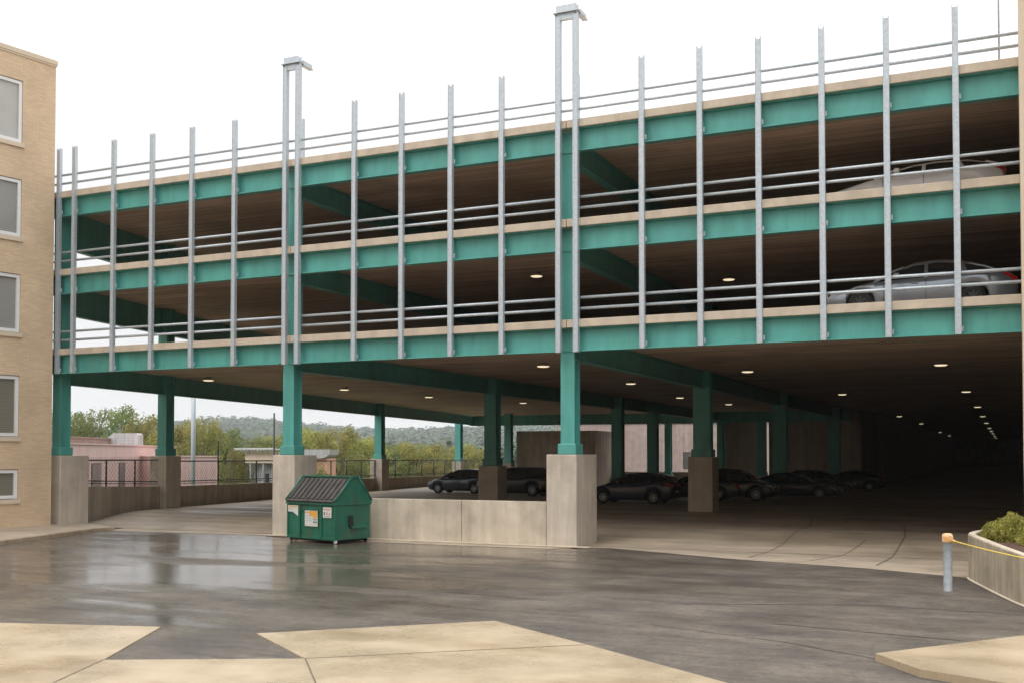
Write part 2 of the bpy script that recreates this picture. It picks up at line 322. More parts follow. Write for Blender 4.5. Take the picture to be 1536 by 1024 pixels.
# foreground slabs
SL = [(-22, 9.9), (-14.8, 12.27), (-12.15, 13.06), (-10.89, 10.64), (-8.51, 11.84), (-10.38, 13.19), (-7.62, 15.82), (-5.47, 14.4), (-3.1, 12.74), (0, 10.5), (0, -6), (-22, -6)]
b = MB(); b.prism(SL, .0, .02); b.build('pavement', M['slab'], kind='structure')
b = MB()
def strip(b, p, q, wd, z):
    p, q = Vector((*p, z)), Vector((*q, z)); d = (q - p).normalized(); n_ = Vector((-d.y, d.x, 0)) * wd / 2
    b.poly([p - n_, q - n_, q + n_, p + n_])
for p, q in (((-10.89, 10.64), (-9.6, 7.6)), ((-8.51, 11.84), (-6.2, 9.1)), ((-8.51, 11.84), (-5.47, 14.38)), ((-6.2, 9.1), (-1.6, 11.6))): strip(b, p, q, .022, .0235)
b.build('pavement_joint', M['groove'], kind='structure')
b = MB(); b.prism([(-1.60, 14.97), (.22, 17.37), (1.0, 18.4), (3.5, 18.4), (3.5, 12.0), (.9, 12.95), (.17, 13.58), (-.98, 14.09)], 0, .10); b.build('pavement', M['slab'], kind='structure')
b = MB()
def wob(pts, wd, z, amp=.03):
    for (p, q) in zip(pts, pts[1:]):
        k = 12; prev = p
        for i in range(1, k + 1):
            x = p[0] + (q[0] - p[0]) * i / k; y = p[1] + (q[1] - p[1]) * i / k
            y += amp * noise.noise(Vector((x * 2, y * 2, 0))); cur = (x, y)
            strip(b, prev, cur, wd * (.6 + .5 * random.random()), z); prev = cur
wob([(-10.21, 18.83), (-7.87, 18.52)], .035, .005); wob([(-5.67, 19.04), (-2.32, 20.4), (.26, 20.26)], .03, .005); wob([(-3.44, 17.52), (-.63, 17.11)], .03, .005)
wob([(-5.2, 16.6), (-3.0, 15.9), (-1.6, 15.1)], .02, .005); wob([(-16, 22.6), (-9, 23.6), (-3, 22.6)], .02, .005)
b.build('asphalt_seam', M['seam'], kind='structure')
b = MB(); wob([(-14, 21.88), (-11.01, 21.41), (-8.15, 21.36)], .035, .005); wob([(-26, 22.5), (-20, 24.2), (-15, 23.1)], .03, .005)
wob([(-25.6, 26.8), (-20.6, 25.6)], .03, .005)
b.build('worn_line', M['chalk'], kind='structure')

b = MB()
def fstrip(pts, wd, dz=.004):
    for p, q in zip(pts, pts[1:]):
        for i in range(8):
            a_ = Vector(p).lerp(Vector(q), i / 8); c_ = Vector(p).lerp(Vector(q), (i + 1) / 8); d = (c_ - a_).normalized(); n_ = Vector((-d.y, d.x)) * wd / 2
            Z = lambda v: (fz(0, v.y) + .006 if v.y > 29.9 else .017) + dz
            b.poly([(a_.x - n_.x, a_.y - n_.y, Z(a_)), (c_.x - n_.x, c_.y - n_.y, Z(c_)), (c_.x + n_.x, c_.y + n_.y, Z(c_)), (a_.x + n_.x, a_.y + n_.y, Z(a_))])
fstrip([(-2.9, 27.6), (-2.75, 30.0), (-2.7, 33.4), (-3.1, 38.0)], .05); fstrip([(-6.2, 28.4), (-5.9, 31.5), (-5.9, 36.5), (-6.6, 41.0)], .045); fstrip([(-4.6, 28.1), (-4.0, 30.0), (-3.7, 32.6)], .04)
b.build('tyre_mark', mat('tyre_mark', (.16, .13, .10), .6), kind='structure')
b = MB(); fstrip([(-15.2, 33.2), (-12.0, 33.4), (-10.6, 33.5)], .07); fstrip([(-17.6, 38.0), (-11.0, 38.2)], .07); fstrip([(-24, 38.0), (-24, 42.0)], .08); fstrip([(-12.2, 46.0), (-12.2, 50.0)], .08)
b.build('bay_line', mat('worn_yellow_paint', (.42, .33, .16), .7, var=.3), kind='structure')

# ================================================================ GARAGE
G = empty('parking_garage', (-15, 30, 0), label='teal steel parking garage with three open decks, concrete piers and galvanised screen posts', category='parking garage')
def gp(b, name, m, parent=None): return b.build(name, m, parent or G)
LV = [(6.68, 0), (9.65, 1), (12.58, 2)]                      # curb top heights
XR = 6.0
def left(t, o=0): return (-32.75 - .2 * t - o, 29.4 + t)
def deckpoly(o=0):
    return [(-33.2, 29.42), (XR, 29.42), (XR, 262), (-10.6, 262), (-10.6, 88.8), left(59.4), ]
for ct, li in LV:
    b = MB()
    if li == 0: b.prism(deckpoly(), ct - .42, ct - .13)
    else: b.prism([(-33.2, 29.42), (XR, 29.42), (XR, 88.8), left(59.4)], ct - .42, ct - .13)
    gp(b, 'deck', M['deck'])
    # curb in lengths between the columns, with open joints
    for x0, x1 in ((-33.25, -21.56), (-21.54, -11.66), (-11.64, -4.3), (-4.28, XR)):
        b = MB(); b.box(x0, x1, 29.02, 29.34, ct - .235, ct, bev=.012); gp(b, 'curb', M['curb'])
    p, q = left(0), left(59); d = Vector((q[0] - p[0], q[1] - p[1], 0)).normalized(); n_ = Vector((-d.y, d.x, 0))
    b = MB(); pv = lambda a, o: (a[0] + n_.x * o, a[1] + n_.y * o)
    b.prism([pv(p, -.14), pv(q, -.14), pv(q, .16), pv(p, .16)], ct - .126, ct + .03); gp(b, 'edge_curb', M['curb'])
    # fascia beams: I section facing the street
    for x0, x1 in ((-33.2, -22.03), (-21.57, -11.96), (-11.50, XR)):
        b = MB(); b.box(x0, x1, 29.24, 29.26, ct - .885, ct - .265); b.box(x0, x1, 29.10, 29.40, ct - .91, ct - .885); b.box(x0, x1, 29.10, 29.40, ct - .265, ct - .24)
        fb = gp(b, 'fascia_beam', M['teal'])
        for px in (-29.41, -27.58, -25.76, -23.89, -19.03, -17.26, -15.5, -13.75, -9.32, -7.63, -6.0, -4.32, -2.69, -1.03):
            if x0 < px < x1: b = MB(); b.box(px + .05, px + .065, 29.115, 29.238, ct - .883, ct - .267); gp(b, 'stiffener', M['teal'], fb)
        b = MB(); b.box(x0, x1, 29.085, 29.10, ct - .925, ct - .90); gp(b, 'drip_lip', M['teal'], fb)
    # girders running back, and the left edge girder
    gb = ct - 1.14
    for gx in (-21.7, -11.65):
        b = MB(); b.box(gx - .012, gx + .012, 29.42, 88, gb + .02, ct - .43); b.box(gx - .15, gx + .15, 29.42, 88, gb, gb + .022); b.box(gx - .15, gx + .15, 29.42, 88, ct - .452, ct - .425)
        gp(b, 'girder', M['teal'])
    eb = (5.42, 8.1, 10.66)[li]
    b = MB(); b.prism([pv(p, -.02), pv(q, -.02), pv(q, .0), pv(p, .0)], eb + .02, ct - .43); b.prism([pv(p, -.15), pv(q, -.15), pv(q, .13), pv(p, .13)], eb, eb + .02)
    gp(b, 'edge_girder', M['teal'])
    b = MB(); b.box(-44.6, -11, 87.3, 87.34, ct - 1.3, ct - .43); b.box(-44.6, -11, 87.2, 87.44, ct - 1.33, ct - 1.3); gp(b, 'back_girder', M['teal'])
    for gy in (44.6, 62.1):                                   # cross beams only where the photo hides them above the cars
        pass
# upper walls closing the far side of the upper decks
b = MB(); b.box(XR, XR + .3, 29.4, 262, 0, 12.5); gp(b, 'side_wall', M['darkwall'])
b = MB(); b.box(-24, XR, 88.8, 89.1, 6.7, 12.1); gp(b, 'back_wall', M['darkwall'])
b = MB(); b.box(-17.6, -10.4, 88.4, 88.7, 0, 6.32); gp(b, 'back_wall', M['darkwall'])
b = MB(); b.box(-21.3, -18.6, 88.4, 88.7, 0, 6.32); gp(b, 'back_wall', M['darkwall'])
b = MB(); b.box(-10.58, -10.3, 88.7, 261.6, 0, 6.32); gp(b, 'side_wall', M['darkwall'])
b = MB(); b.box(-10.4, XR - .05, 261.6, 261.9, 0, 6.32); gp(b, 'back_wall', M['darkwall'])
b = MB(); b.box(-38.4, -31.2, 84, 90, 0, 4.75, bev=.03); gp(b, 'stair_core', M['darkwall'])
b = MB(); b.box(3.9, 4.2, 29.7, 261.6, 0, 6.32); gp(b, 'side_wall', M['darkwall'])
# columns with their concrete piers
def column(x, y, pz, pw=(.98, 1.2), top=12.3, z0=.0, ps=None, fl=.44, dp=.46, steel=True):
    b = MB(); c = MB()
    c.box(x - fl / 2, x + fl / 2, y - dp / 2, y - dp / 2 + .03, pz, top); c.box(x - fl / 2, x + fl / 2, y + dp / 2 - .03, y + dp / 2, pz, top)
    c.box(x - .14, x + .14, y - dp / 2 + .03, y + dp / 2 - .03, pz, top)
    o = gp(c, 'column', M['teal'])
    s = MB(); s.box(x - fl / 2 - .07, x + fl / 2 + .07, y - dp / 2 - .07, y + dp / 2 + .07, pz + .003, pz + .32, bev=.02); gp(s, 'base_shoe', M['teal'], o)
    if ps is None: ps = (x - pw[0] / 2, x + pw[0] / 2, y - pw[1] / 2, y + pw[1] / 2)
    p = MB(); p.box(*ps, z0 - .1, pz, bev=.025); gp(p, 'pier', M['pier'], o)
    return o
cF = [column(-32.5, 29.57, 2.70, ps=(-33.0, -32.15, 29.22, 30.6)), column(-21.8, 29.53, 2.72, ps=(-22.38, -21.48, 29.22, 30.5)), column(-11.73, 29.53, 2.74, ps=(-12.38, -11.42, 29.22, 30.95))]
for o, x in zip(cF, (-32.5, -21.8, -11.73)):                 # diaphragm bands where the fascia beams meet the column
    for ct, li in LV:
        for z in (ct - .9, ct - .25): b = MB(); b.box(x - .228, x + .228, 29.27, 29.297, z - .012, z + .012); gp(b, 'joint_band', M['teal'], o)
column(-34.15, 36.9, 2.68, (.95, .95), z0=.2, fl=.5, dp=.5)
column(-39.35, 63.3, 2.42, (.95, .95), z0=.1, fl=.55, dp=.5)
column(-45.0, 85.9, 2.1, (.9, .9), z0=0, fl=.55, dp=.55)
column(-38.75, 83.2, 2.0, (.8, .8), z0=0, fl=.62, dp=.5)
column(-37.0, 50.0, 2.4, (.95, .95), z0=.1)
column(-21.6, 44.6, 2.22, (1.0, 1.0), z0=.2, fl=.6, dp=.55)
column(-11.65, 44.6, 2.64, (1.05, 1.05), z0=.2, fl=.72, dp=.6)
for x, y, f in ((-21.5, 62, .66), (-21.45, 69, .66), (-26, 88, .5), (-21.5, 88, .5), (-18.1, 88, .7), (-11.7, 62, .8), (-11.5, 82, .8), (-10.2, 100, .5)):
    column(x, y, 1.0, (.9, .9), top=6.25, fl=f, dp=.6)
# horizontal guard rails
PX = [-32.14, -31.36, -29.41, -27.58, -25.76, -23.89, -19.03, -17.26, -15.5, -13.75, -9.32, -7.63, -6.0, -4.32, -2.69, -1.03]
for ct, li in LV:
    for x0, x1 in (((-33.2, -21.81), (-21.16, -11.95), (-11.26, XR)) if li < 2 else ((-33.2, XR),)):
        b = MB()
        for dz in (.32, .64):
            b.tube([(x0, 29.14, ct + dz), (x1, 29.14, ct + dz)], .044, 8)
        gp(b, 'guard_rail', M['galv'])
# vertical screen posts: wide-flange sections
def hpost(b, x, y, z0, z1, w_=.15, d_=.13):
    t = .014
    b.box(x - w_ / 2, x - w_ / 2 + t, y - d_ / 2, y + d_ / 2, z0, z1); b.box(x + w_ / 2 - t, x + w_ / 2, y - d_ / 2, y + d_ / 2, z0, z1)
    b.box(x - w_ / 2 + t, x + w_ / 2 - t, y - d_ / 2 + .012, y - d_ / 2 + .026, z0, z1 - .07)
for x in PX:
    b = MB(); hpost(b, x, 29.012 - .0, 5.75, 14.2 if x < -12 else 14.13)
    for ct, li in LV:                                          # clip angles and bolts at each beam
        b.box(x + .078, x + .12, 29.06, 29.084, ct - .85, ct - .72)
    gp(b, 'screen_post', M['galv'])
for xa, xb in ((-21.74, -21.23), (-11.88, -11.33)):
    b = MB()
    for x in (xa, xb): hpost(b, x, 28.99, 5.72, 15.75, .155, .16)
    b.box(xa + .0, xb - .0, 28.93, 29.05, 15.56, 15.752)
    b.box(xa - .13, xb + .13, 28.86, 29.12, 15.755, 15.78); b.box(xa - .04, xb + .06, 28.90, 28.92, 15.782, 15.98); b.box(xa - .04, xb + .06, 29.06, 29.08, 15.782, 15.98)
    o = gp(b, 'mast', M['galv'])
    b = MB(); b.box(xb - .02, xb + .10, 29.125, 29.62, 15.70, 15.88); b.box(xb + .10, xb + .16, 29.125, 29.62, 15.70, 15.715); gp(b, 'return_arm', M['galv'], o)
    b = MB(); bx_ = {-21.23: -21.87, -11.33: -11.70}[xb]; b.box(bx_ - .04, bx_ + .04, 30.12, 30.2, 12.46, 14.3); gp(b, 'back_post', M['galv'], o)
b = MB(); b.tube([(-.02, 29.2, 12.4), (-.02, 29.2, 16.4)], .022, 8); gp(b, 'rod', M['galv'])
shift(G)
# G's grandchildren hold coordinates relative to their (already shifted) parent
# low wall between the two middle piers
b = MB(); b.box(-21.49, -18.6, 29.36, 29.62, -.05, 1.33, bev=.015); b.box(-18.585, -15.3, 29.36, 29.62, -.05, 1.33, bev=.015); b.box(-15.285, -12.44, 29.36, 29.62, -.05, 1.33, bev=.015)
b.build('low_wall', M['wall'], label='pale streaked concrete low wall between two front piers beside the green dumpster', category='wall')
b = MB(); b.box(-22.6, -11.0, 29.12, 29.35, .018, .05, bev=.01); b.build('footing_kerb', M['curb'], kind='structure')
# perimeter walls along the left edge and the back
def pwall(t0, t1, h0, h1, label):
    p, q = left(t0), left(t1); d = Vector((q[0] - p[0], q[1] - p[1], 0)).normalized(); n_ = Vector((-d.y, d.x, 0)); m_ = MB()
    P = [(p[0] + n_.x * o, p[1] + n_.y * o) for o in (-.12, .12)]; Q = [(q[0] + n_.x * o, q[1] + n_.y * o) for o in (-.12, .12)]
    lo = [(*P[0], -.2), (*Q[0], -.2), (*Q[1], -.2), (*P[1], -.2)]; hi = [(*P[0], h0), (*Q[0], h1), (*Q[1], h1), (*P[1], h0)]
    m_.poly(lo[::-1]); m_.poly(hi)
    for i in range(4): j = (i + 1) % 4; m_.poly([lo[i], lo[j], hi[j], hi[i]])
    return m_.build('perimeter_wall', M['perim'], label=label, category='wall')
pwall(1.3, 7.3, 1.50, 1.31, 'brown streaked concrete perimeter wall from the leftmost front pier to the next pier behind')
pwall(8.3, 20.2, 1.30, 1.20, 'long brown concrete perimeter wall seen left of the pier with the dumpster')
pwall(21, 33.4, 1.20, 1.12, 'short brown concrete perimeter wall right behind the dumpster roof')
pwall(34.5, 58.6, 1.12, .88, 'farthest brown concrete perimeter wall leading to the parked hatchback')
b = MB(); b.box(-31.1, -21.4, 88.3, 88.5, -.1, 1.25); b.build('perimeter_wall', M['darkwall'], label='low concrete wall at the far back opening before the pink building', category='wall')
# fences on those walls
def fence(t0, t1, zb0, zb1, zt0, zt1, n, tall, label, low=.0):
    p, q = left(t0, .0), left(t1, .0); e = empty('railing_fence', (p[0], p[1], zb0), label=label, category='fence')
    f = lambda k, a, c: Vector((p[0] + (q[0] - p[0]) * k, p[1] + (q[1] - p[1]) * k, a + (c - a) * k)) - Vector((p[0], p[1], zb0))
    m_ = MB(); m_.tube([f(0, zt0, zt1), f(1, zt0, zt1)], .03, 6); m_.build('top_rail', M['dark'], e)
    m_ = MB(); m_.tube([f(0, zb0 + .22, zb1 + .22), f(1, zb0 + .22, zb1 + .22)], .025, 6); m_.tube([f(0, zb0 + .12, zb1 + .12), f(1, zb0 + .12, zb1 + .12)], .015, 6); m_.build('bottom_rail', M['dark'], e)
    for i in range(n + 1):
        k = i / n; m_ = MB(); zt = zt0 + (zt1 - zt0) * k + (tall[i % len(tall)] if tall else 0)
        m_.tube([f(k, zb0 - low, zb1 - low), f(k, zt, zt)], .035, 6); m_.build('fence_post', M['dark'], e)
    L = (Vector(q) - Vector(p)).length; m_ = MB(); nn = int(L / .22)
    for i in range(nn):
        k0, k1 = i / nn, min(1, (i + 5) / nn)
        for s in (0, 1):
            a_ = f(k0, zb0 + .02, zb1 + .02) if not s else f(k0, zt0, zt1); c_ = f(k1, zt0, zt1) if not s else f(k1, zb0 + .02, zb1 + .02)
            m_.tube([a_, c_], .005, 3, caps=False)
    m_.build('wire_mesh', M['dark'], e)
fence(1.3, 7.3, 1.50, 1.31, 2.52, 2.50, 3, (0, 0, 0), 'dark wire railing fence on the wall by the leftmost pier', low=0)
fence(8.3, 20.2, 1.30, 1.20, 2.44, 2.40, 3, (0, 1.0, 0, 0), 'dark wire railing fence with taller posts before the grey shed', low=0)
fence(21, 33.4, 1.20, 1.12, 2.36, 2.34, 5, (), 'dark wire railing fence behind the dumpster roof')
fence(34.5, 58.4, 1.12, .88, 2.34, 2.25, 8, (), 'dark wire railing fence farthest along toward the parked hatchback')

# ================================================================ LAMPS under the decks
LB = None
def lamp(x, y, z, label, grp='round lamps under the garage ceiling'):
    global LB
    if LB is None:
        r = empty('ceiling_lamp', (x, y, z), category='ceiling lamp')
        m_ = MB(); m_.lathe([(.0, .16), (.18, .16), (.24, .07), (.29, .02), (.285, .0)], seg=20); m_.build('housing', M['greymetal'], r)
        m_ = MB(); m_.lathe([(.275, .005), (.26, -.03), (.19, -.05), (.0, -.055)], seg=20); m_.build('lens', M['lens'], r); LB = r
    else:
        r = copy_tree(LB); r.location = (x, y, z)
    r.scale = (.86, .86, .75)
    r['label'] = label; r['group'] = grp; return r
names = ['nearest', 'second nearest', 'third nearest', 'fourth nearest', 'fifth nearest', 'sixth nearest', 'seventh nearest', 'eighth nearest', 'ninth nearest', 'farthest']
for k, (x, y) in enumerate([(-2.17, 43.4), (-1.87, 62.5), (-1.75, 83), (-1.77, 103.7), (-1.8, 126), (-1.8, 151), (-1.77, 170), (-1.75, 191), (-1.73, 220), (-1.7, 247)]):
    lamp(x, y, 6.12, 'lit round lamp, %s of the long rightmost row above the dark aisle' % names[k])
for k, (x, y) in enumerate([(-9.53, 43.6), (-8.3, 62.4), (-8.5, 100.6), (-8.34, 125.6), (-9.0, 176), (-9.1, 208)]):
    lamp(x, y, 6.12, 'lit round lamp, %s of the row just left of the rightmost row' % (names[k] if k < 5 else 'farthest'))
for x, y, t in ((-16.07, 37.64, 'lit round lamp just left of the tallest front column, under the lowest deck'), (-16.22, 48.65, 'lit round lamp right of the front column, above the dark blue sedan'),
                (-17.6, 62, 'small lit lamp above the dark sedan, behind the nearer one'), (-16.93, 71.6, 'small lit lamp just right of the interior column with the wide pier'),
                (-33.0, 38.35, 'lit round lamp under the lowest deck, leftmost of all'), (-31.34, 46.9, 'lit round lamp just right of the left front column under the lowest deck'),
                (-30.82, 55, 'lit round lamp midway between the two front columns under the lowest deck'), (-28.77, 64, 'small lit lamp behind the interior column left of the tallest front column'),
                (-31.3, 80, 'small dim lamp over the stair core at the back')):
    lamp(x, y, 6.12, t)
lamp(-15.07, 34.7, 9.06, 'lit round lamp under the middle deck left of the tall column').scale = (.75, .75, .6); lamp(-9.03, 38.3, 9.06, 'lit round lamp under the middle deck right of the tall column').scale = (.75, .75, .6)

# ================================================================ BRICK BUILDING (local: y along the wall toward the corner, +x the street face)
B = empty('brick_building', (-32.15, 28.8, 0), -R(10), label='buff brick office building at the left edge with one column of white framed windows', category='building')
H = 17.3; D = 62.0; T0 = -46.0  # wall length stretched out of view to block sky light from the left
wins = [(16.33, 14.03), (12.71, 10.59), (9.25, 7.12), (5.59, 3.37), (2.21, 1.13)]
cols = [(-2.9 - 4.2 * k, -1.29 - 4.2 * k) for k in range(8)]
b = MB(); zs = [0.0]
for t, bo in wins[::-1]: zs += [bo, t]
zs.append(H)
for i in range(len(zs) - 1):
    z0, z1 = zs[i], zs[i + 1]
    if i % 2 == 0: b.box(-.3, 0, -D, 0, z0, z1)
    else:
        y1 = 0
        for w0_, w1_ in cols: b.box(-.3, 0, w1_, y1, z0, z1); y1 = w0_
        b.box(-.3, 0, -D, y1, z0, z1)
b.box(-9, -.3, -.3, 0, 0, H); b.box(-9, -8.7, -D, -.3, 0, H); b.box(-8.7, -.3, -D, -D + .3, 0, H); b.box(-8.7, -.3, -D + .3, -.3, H - .9, H - .6)
b.box(.003, 64, -D, T0, 0, H)  # unseen wing added behind the camera to block low sky and darken the garage
b.build('wall', M['brick'], B)
b = MB(); b.box(-9.05, .05, T0 - .01, .05, H, H + .16); b.box(-.02, .03, T0, .03, H - .07, H - .004); b.box(-9.05, 64.05, -D - .05, T0 + .05, H + .162, H + .3); b.build('coping', M['cream'], B)  # last strip caps the added unseen wing
for ci, (W0, W1) in enumerate(cols):
    for k, (t, bo) in enumerate(wins):
        f = MB(); z0, z1, y0, y1 = bo + .02, t - .02, W0 + .02, W1 - .01; fw = .12
        f.box(-.16, -.03, y0, y1, z1 - fw, z1, bev=.006); f.box(-.16, -.03, y0, y1, z0, z0 + fw, bev=.006); f.box(-.16, -.03, y1 - fw, y1, z0 + fw, z1 - fw); f.box(-.16, -.03, y0, y0 + fw, z0 + fw, z1 - fw)
        fo = f.build('window', M['white'], B)
        g_ = MB(); g_.box(-.13, -.10, y0 + fw, y1 - fw, z0 + fw, z1 - fw); g_.build('pane', [M['blindwhite'], M['blindgrey'], M['blindgrey'], M['blindbrown'], M['blindbrown']][k], fo)
        s_ = MB(); s_.box(-.2, .06, y0 - .05, W1 + .06, bo - .16, bo - .0, bev=.01); s_.build('sill', M['cream'], fo)

# right edge building
b = MB(); b.box(.41, 8, 27.9, 28.95, 0, 19, bev=.02)
RB = empty('corner_building', (4, 28.4, 0), label='pale cream rendered building edge at the far right of the garage', category='building'); b.build('wall', M['cream'], RB)
b = MB(); b.box(.37, 8.05, 27.86, 28.99, 19.0, 19.2); b.build('coping', M['cream'], RB); shift(RB)

# ================================================================ DUMPSTER
Dm = empty('dumpster', (-18.55, 27.31, 0), atan2(.62, -2.27) - pi, label='green metal dumpster with black ribbed lids against the low concrete wall', category='dumpster')
# local: x from front right corner (0) to left (-2.3), y back
M['dgreen'] = mat('dumpster_green', (.012, .125, .080), .38, var=.16, vscale=3, streak=.12, sscale=(5, 5, .8), stain=(.09, .055, .03), stainamt=.6, stainscale=2.2, bump=.12, bscale=12)
M['lid'] = mat('weathered_black_lid', (.055, .05, .046), .55, var=.25, vscale=4)
W_, De, hb, hr, yr = 2.3, 1.42, 1.30, 2.02, .78
b = MB(); b.box(-W_, 0, 0, De, .12, hb - .12, bev=.01)
b.box(-W_ - .04, .04, -.05, De + .04, hb - .12, hb, bev=.012)                       # rim band
b.box(-W_ - .01, -W_ + .05, -.025, .0, .12, hb - .12); b.box(-.05, .012, -.025, .012, .12, hb - .12)
for x in (-1.66, -.62): b.box(x - .03, x + .03, -.05, .0, .12, hb - .14)
b.box(-1.66, -.62, -.04, 0, hb - .30, hb - .24)
b.box(-W_, 0, -.03, 0, .12, .2)
body = b.build('body', M['dgreen'], Dm)
b = MB()                                                                            # gables and ridge
for x in (-W_ - .02, -.01):
    vs = [(x, -.03, hb), (x, De + .03, hb), (x, yr + .12, hr), (x, yr - .12, hr)]; vs2 = [(x + .03, y, z) for _, y, z in vs]
    b.poly(vs[::-1]); b.poly(vs2)
    for i in range(4): j = (i + 1) % 4; b.poly([vs[i], vs[j], vs2[j], vs2[i]])
b.box(-W_ - .05, .05, yr - .17, yr + .17, hr - .0, hr + .05, bev=.01)
vs = [(-W_, De + .03, hb), (0, De + .03, hb), (0, yr + .12, hr), (-W_, yr + .12, hr)]; b.poly(vs)
b.tube([(.03, -.06, hb + .01), (.03, yr - .13, hr + .03)], .035, 6); b.tube([(-W_ - .03, -.06, hb + .01), (-W_ - .03, yr - .13, hr + .03)], .035, 6); b.tube([(.03, De + .04, hb + .01), (.03, yr + .13, hr + .03)], .03, 6)
b.build('roof_frame', M['dgreen'], Dm)
sl_ = Vector((0, yr - .1 - (-.04), hr - hb)); L_ = sl_.length; sd = sl_.normalized(); up = Vector((0, -sd.z, sd.y))
for side in (0, 1):
    x0, x1 = (-W_ + .03, -W_ / 2 - .01) if side == 0 else (-W_ / 2 + .01, -.03)
    b = MB(); mxx = Matrix(((1, 0, 0, 0), (0, sd.y, up.y, -.04), (0, sd.z, up.z, hb + .005), (0, 0, 0, 1)))
    b.box(x0, x1, 0.0, L_ - .06, -.01, .02, mxx)
    for i in range(5):
        xx = x0 + (x1 - x0) * (i + .5) / 5; b.box(xx - .075, xx + .03, .04, L_ - .1, .02, .065, mxx, .012)
    b.box(x0, x1, -.05, .02, -.03, .035, mxx)
    b.build('lid', M['lid'], Dm)
b = MB(); b.box(.0, .07, .52, .68, .50, .86, bev=.02); b.build('fork_pocket', M['black'], Dm)
b = MB(); b.box(.0, .09, .60, 1.25, .44, .53, bev=.02); b.build('side_bar', M['dgreen'], Dm)
for x, y in ((-.05, .05), (-W_ + .1, .08), (-.1, De - .1), (-W_ + .1, De - .1)):
    b = MB(); b.lathe([(.0, -.03), (.055, -.03), (.06, 0), (.055, .03), (0, .03)], 'Y', (x, y, .065), 14); b.box(x - .03, x + .03, y - .04, y + .04, .10, .122); b.build('caster', M['white'] if x > -.06 else M['black'], Dm)
b = MB(); b.box(-W_ + .1, -.15, .06, De - .08, .055, .12); b.build('skid', M['black'], Dm)
def sticker(cx, cz, w2, h2, bands, cut=None):
    y = -.034; o = MB(); o.poly([(cx - w2, y, cz - h2), (cx + w2, y, cz - h2), (cx + w2, y, cz + h2), (cx - w2, y, cz + h2)] if not cut else cut)
    cols = [mat('sticker_paper', (.62, .64, .62), .5, var=.05)]
    for (x0, x1, z0, z1, c) in bands:
        cols.append(mat('sticker_print', c, .5, var=.05)); o.mi = len(cols) - 1
        o.poly([(cx + x0 * w2, y - .003, cz + z0 * h2), (cx + x1 * w2, y - .003, cz + z0 * h2), (cx + x1 * w2, y - .003, cz + z1 * h2), (cx + x0 * w2, y - .003, cz + z1 * h2)])
    return o.build('sticker', cols, Dm)
OR = (.70, .36, .06); GY = (.22, .25, .25)
sticker(-1.10, .76, .31, .25, [(-.3, .95, .35, .9, OR), (-.95, -.35, .62, .78, OR), (.3, .95, .0, .33, OR), (.3, .9, -.22, -.06, GY), (-.9, .2, .25, .30, GY), (-.9, .2, -.05, 0, GY), (-.9, .2, -.35, -.3, GY), (.3, .9, -.6, -.35, GY), (-.9, .9, -.85, -.8, (.65, .5, .3))])
sticker(-.34, .96, .20, .16, [(-.8, .8, .45, .75, (.6, .3, .2)), (-.8, -.5, -.5, .1, (.12, .1, .1)), (-.2, .1, -.5, .1, (.45, .3, .25)), (.4, .7, -.5, .0, (.5, .35, .3)), (-.8, .8, -.8, -.7, GY)])
sticker(-2.0, 1.0, .24, .14, [(-.9, .9, .45, .85, (.65, .45, .2)), (-.9, .0, .1, .2, GY)], cut=[(-2.24, -.034, 1.0 - .06), (-2.0, -.034, .93), (-1.74, -.034, .80), (-1.74, -.034, 1.14), (-2.24, -.034, 1.14)])

# ================================================================ CARS
def interp(t, ks):
    for (a, va), (c, vc) in zip(ks, ks[1:]):
        if a <= t <= c:
            u = (t - a) / (c - a); u = u * u * (3 - 2 * u) * .5 + u * .5; return va + (vc - va) * u
    return ks[-1][1] if t > ks[-1][0] else ks[0][1]
PROF = {
 'sedan': dict(L=4.85, W=1.86, belt=[(0, .55), (.15, .70), (1.3, .92), (2.4, .96), (3.9, 1.02), (4.6, 1.00), (4.85, .86)], roof=[(1.25, .93), (1.9, 1.26), (2.35, 1.42), (2.9, 1.47), (3.4, 1.42), (4.0, 1.22), (4.5, 1.01)],
               ax=(.92, 3.78), wr=.335, pil=[(2.62, .05), (3.58, .10)]),
 'hatch': dict(L=4.35, W=1.80, belt=[(0, .58), (.15, .76), (1.0, .97), (2.2, 1.02), (3.8, 1.10), (4.25, 1.08), (4.35, .90)], roof=[(.98, .98), (1.6, 1.30), (2.1, 1.50), (2.8, 1.54), (3.5, 1.50), (3.95, 1.35), (4.28, 1.09)],
               ax=(.82, 3.42), wr=.33, pil=[(2.35, .05), (3.35, .12)]),
 'liftback': dict(L=4.7, W=1.86, belt=[(0, .60), (.15, .80), (1.3, 1.03), (2.4, 1.12), (4.1, 1.18), (4.6, 1.15), (4.7, .98)], roof=[(1.3, 1.05), (1.9, 1.29), (2.4, 1.40), (3.0, 1.44), (3.7, 1.40), (4.2, 1.28), (4.62, 1.16)],
               ax=(.92, 3.70), wr=.335, pil=[(2.62, .05), (3.58, .10)]),
 'suv': dict(L=4.75, W=1.92, belt=[(0, .65), (.12, .88), (1.1, 1.08), (2.2, 1.12), (4.2, 1.18), (4.65, 1.16), (4.75, .95)], roof=[(1.1, 1.09), (1.6, 1.45), (1.95, 1.66), (2.8, 1.72), (3.8, 1.70), (4.25, 1.60), (4.66, 1.17)],
               ax=(.92, 3.72), wr=.37, pil=[(2.5, .06), (3.45, .10)]),
}
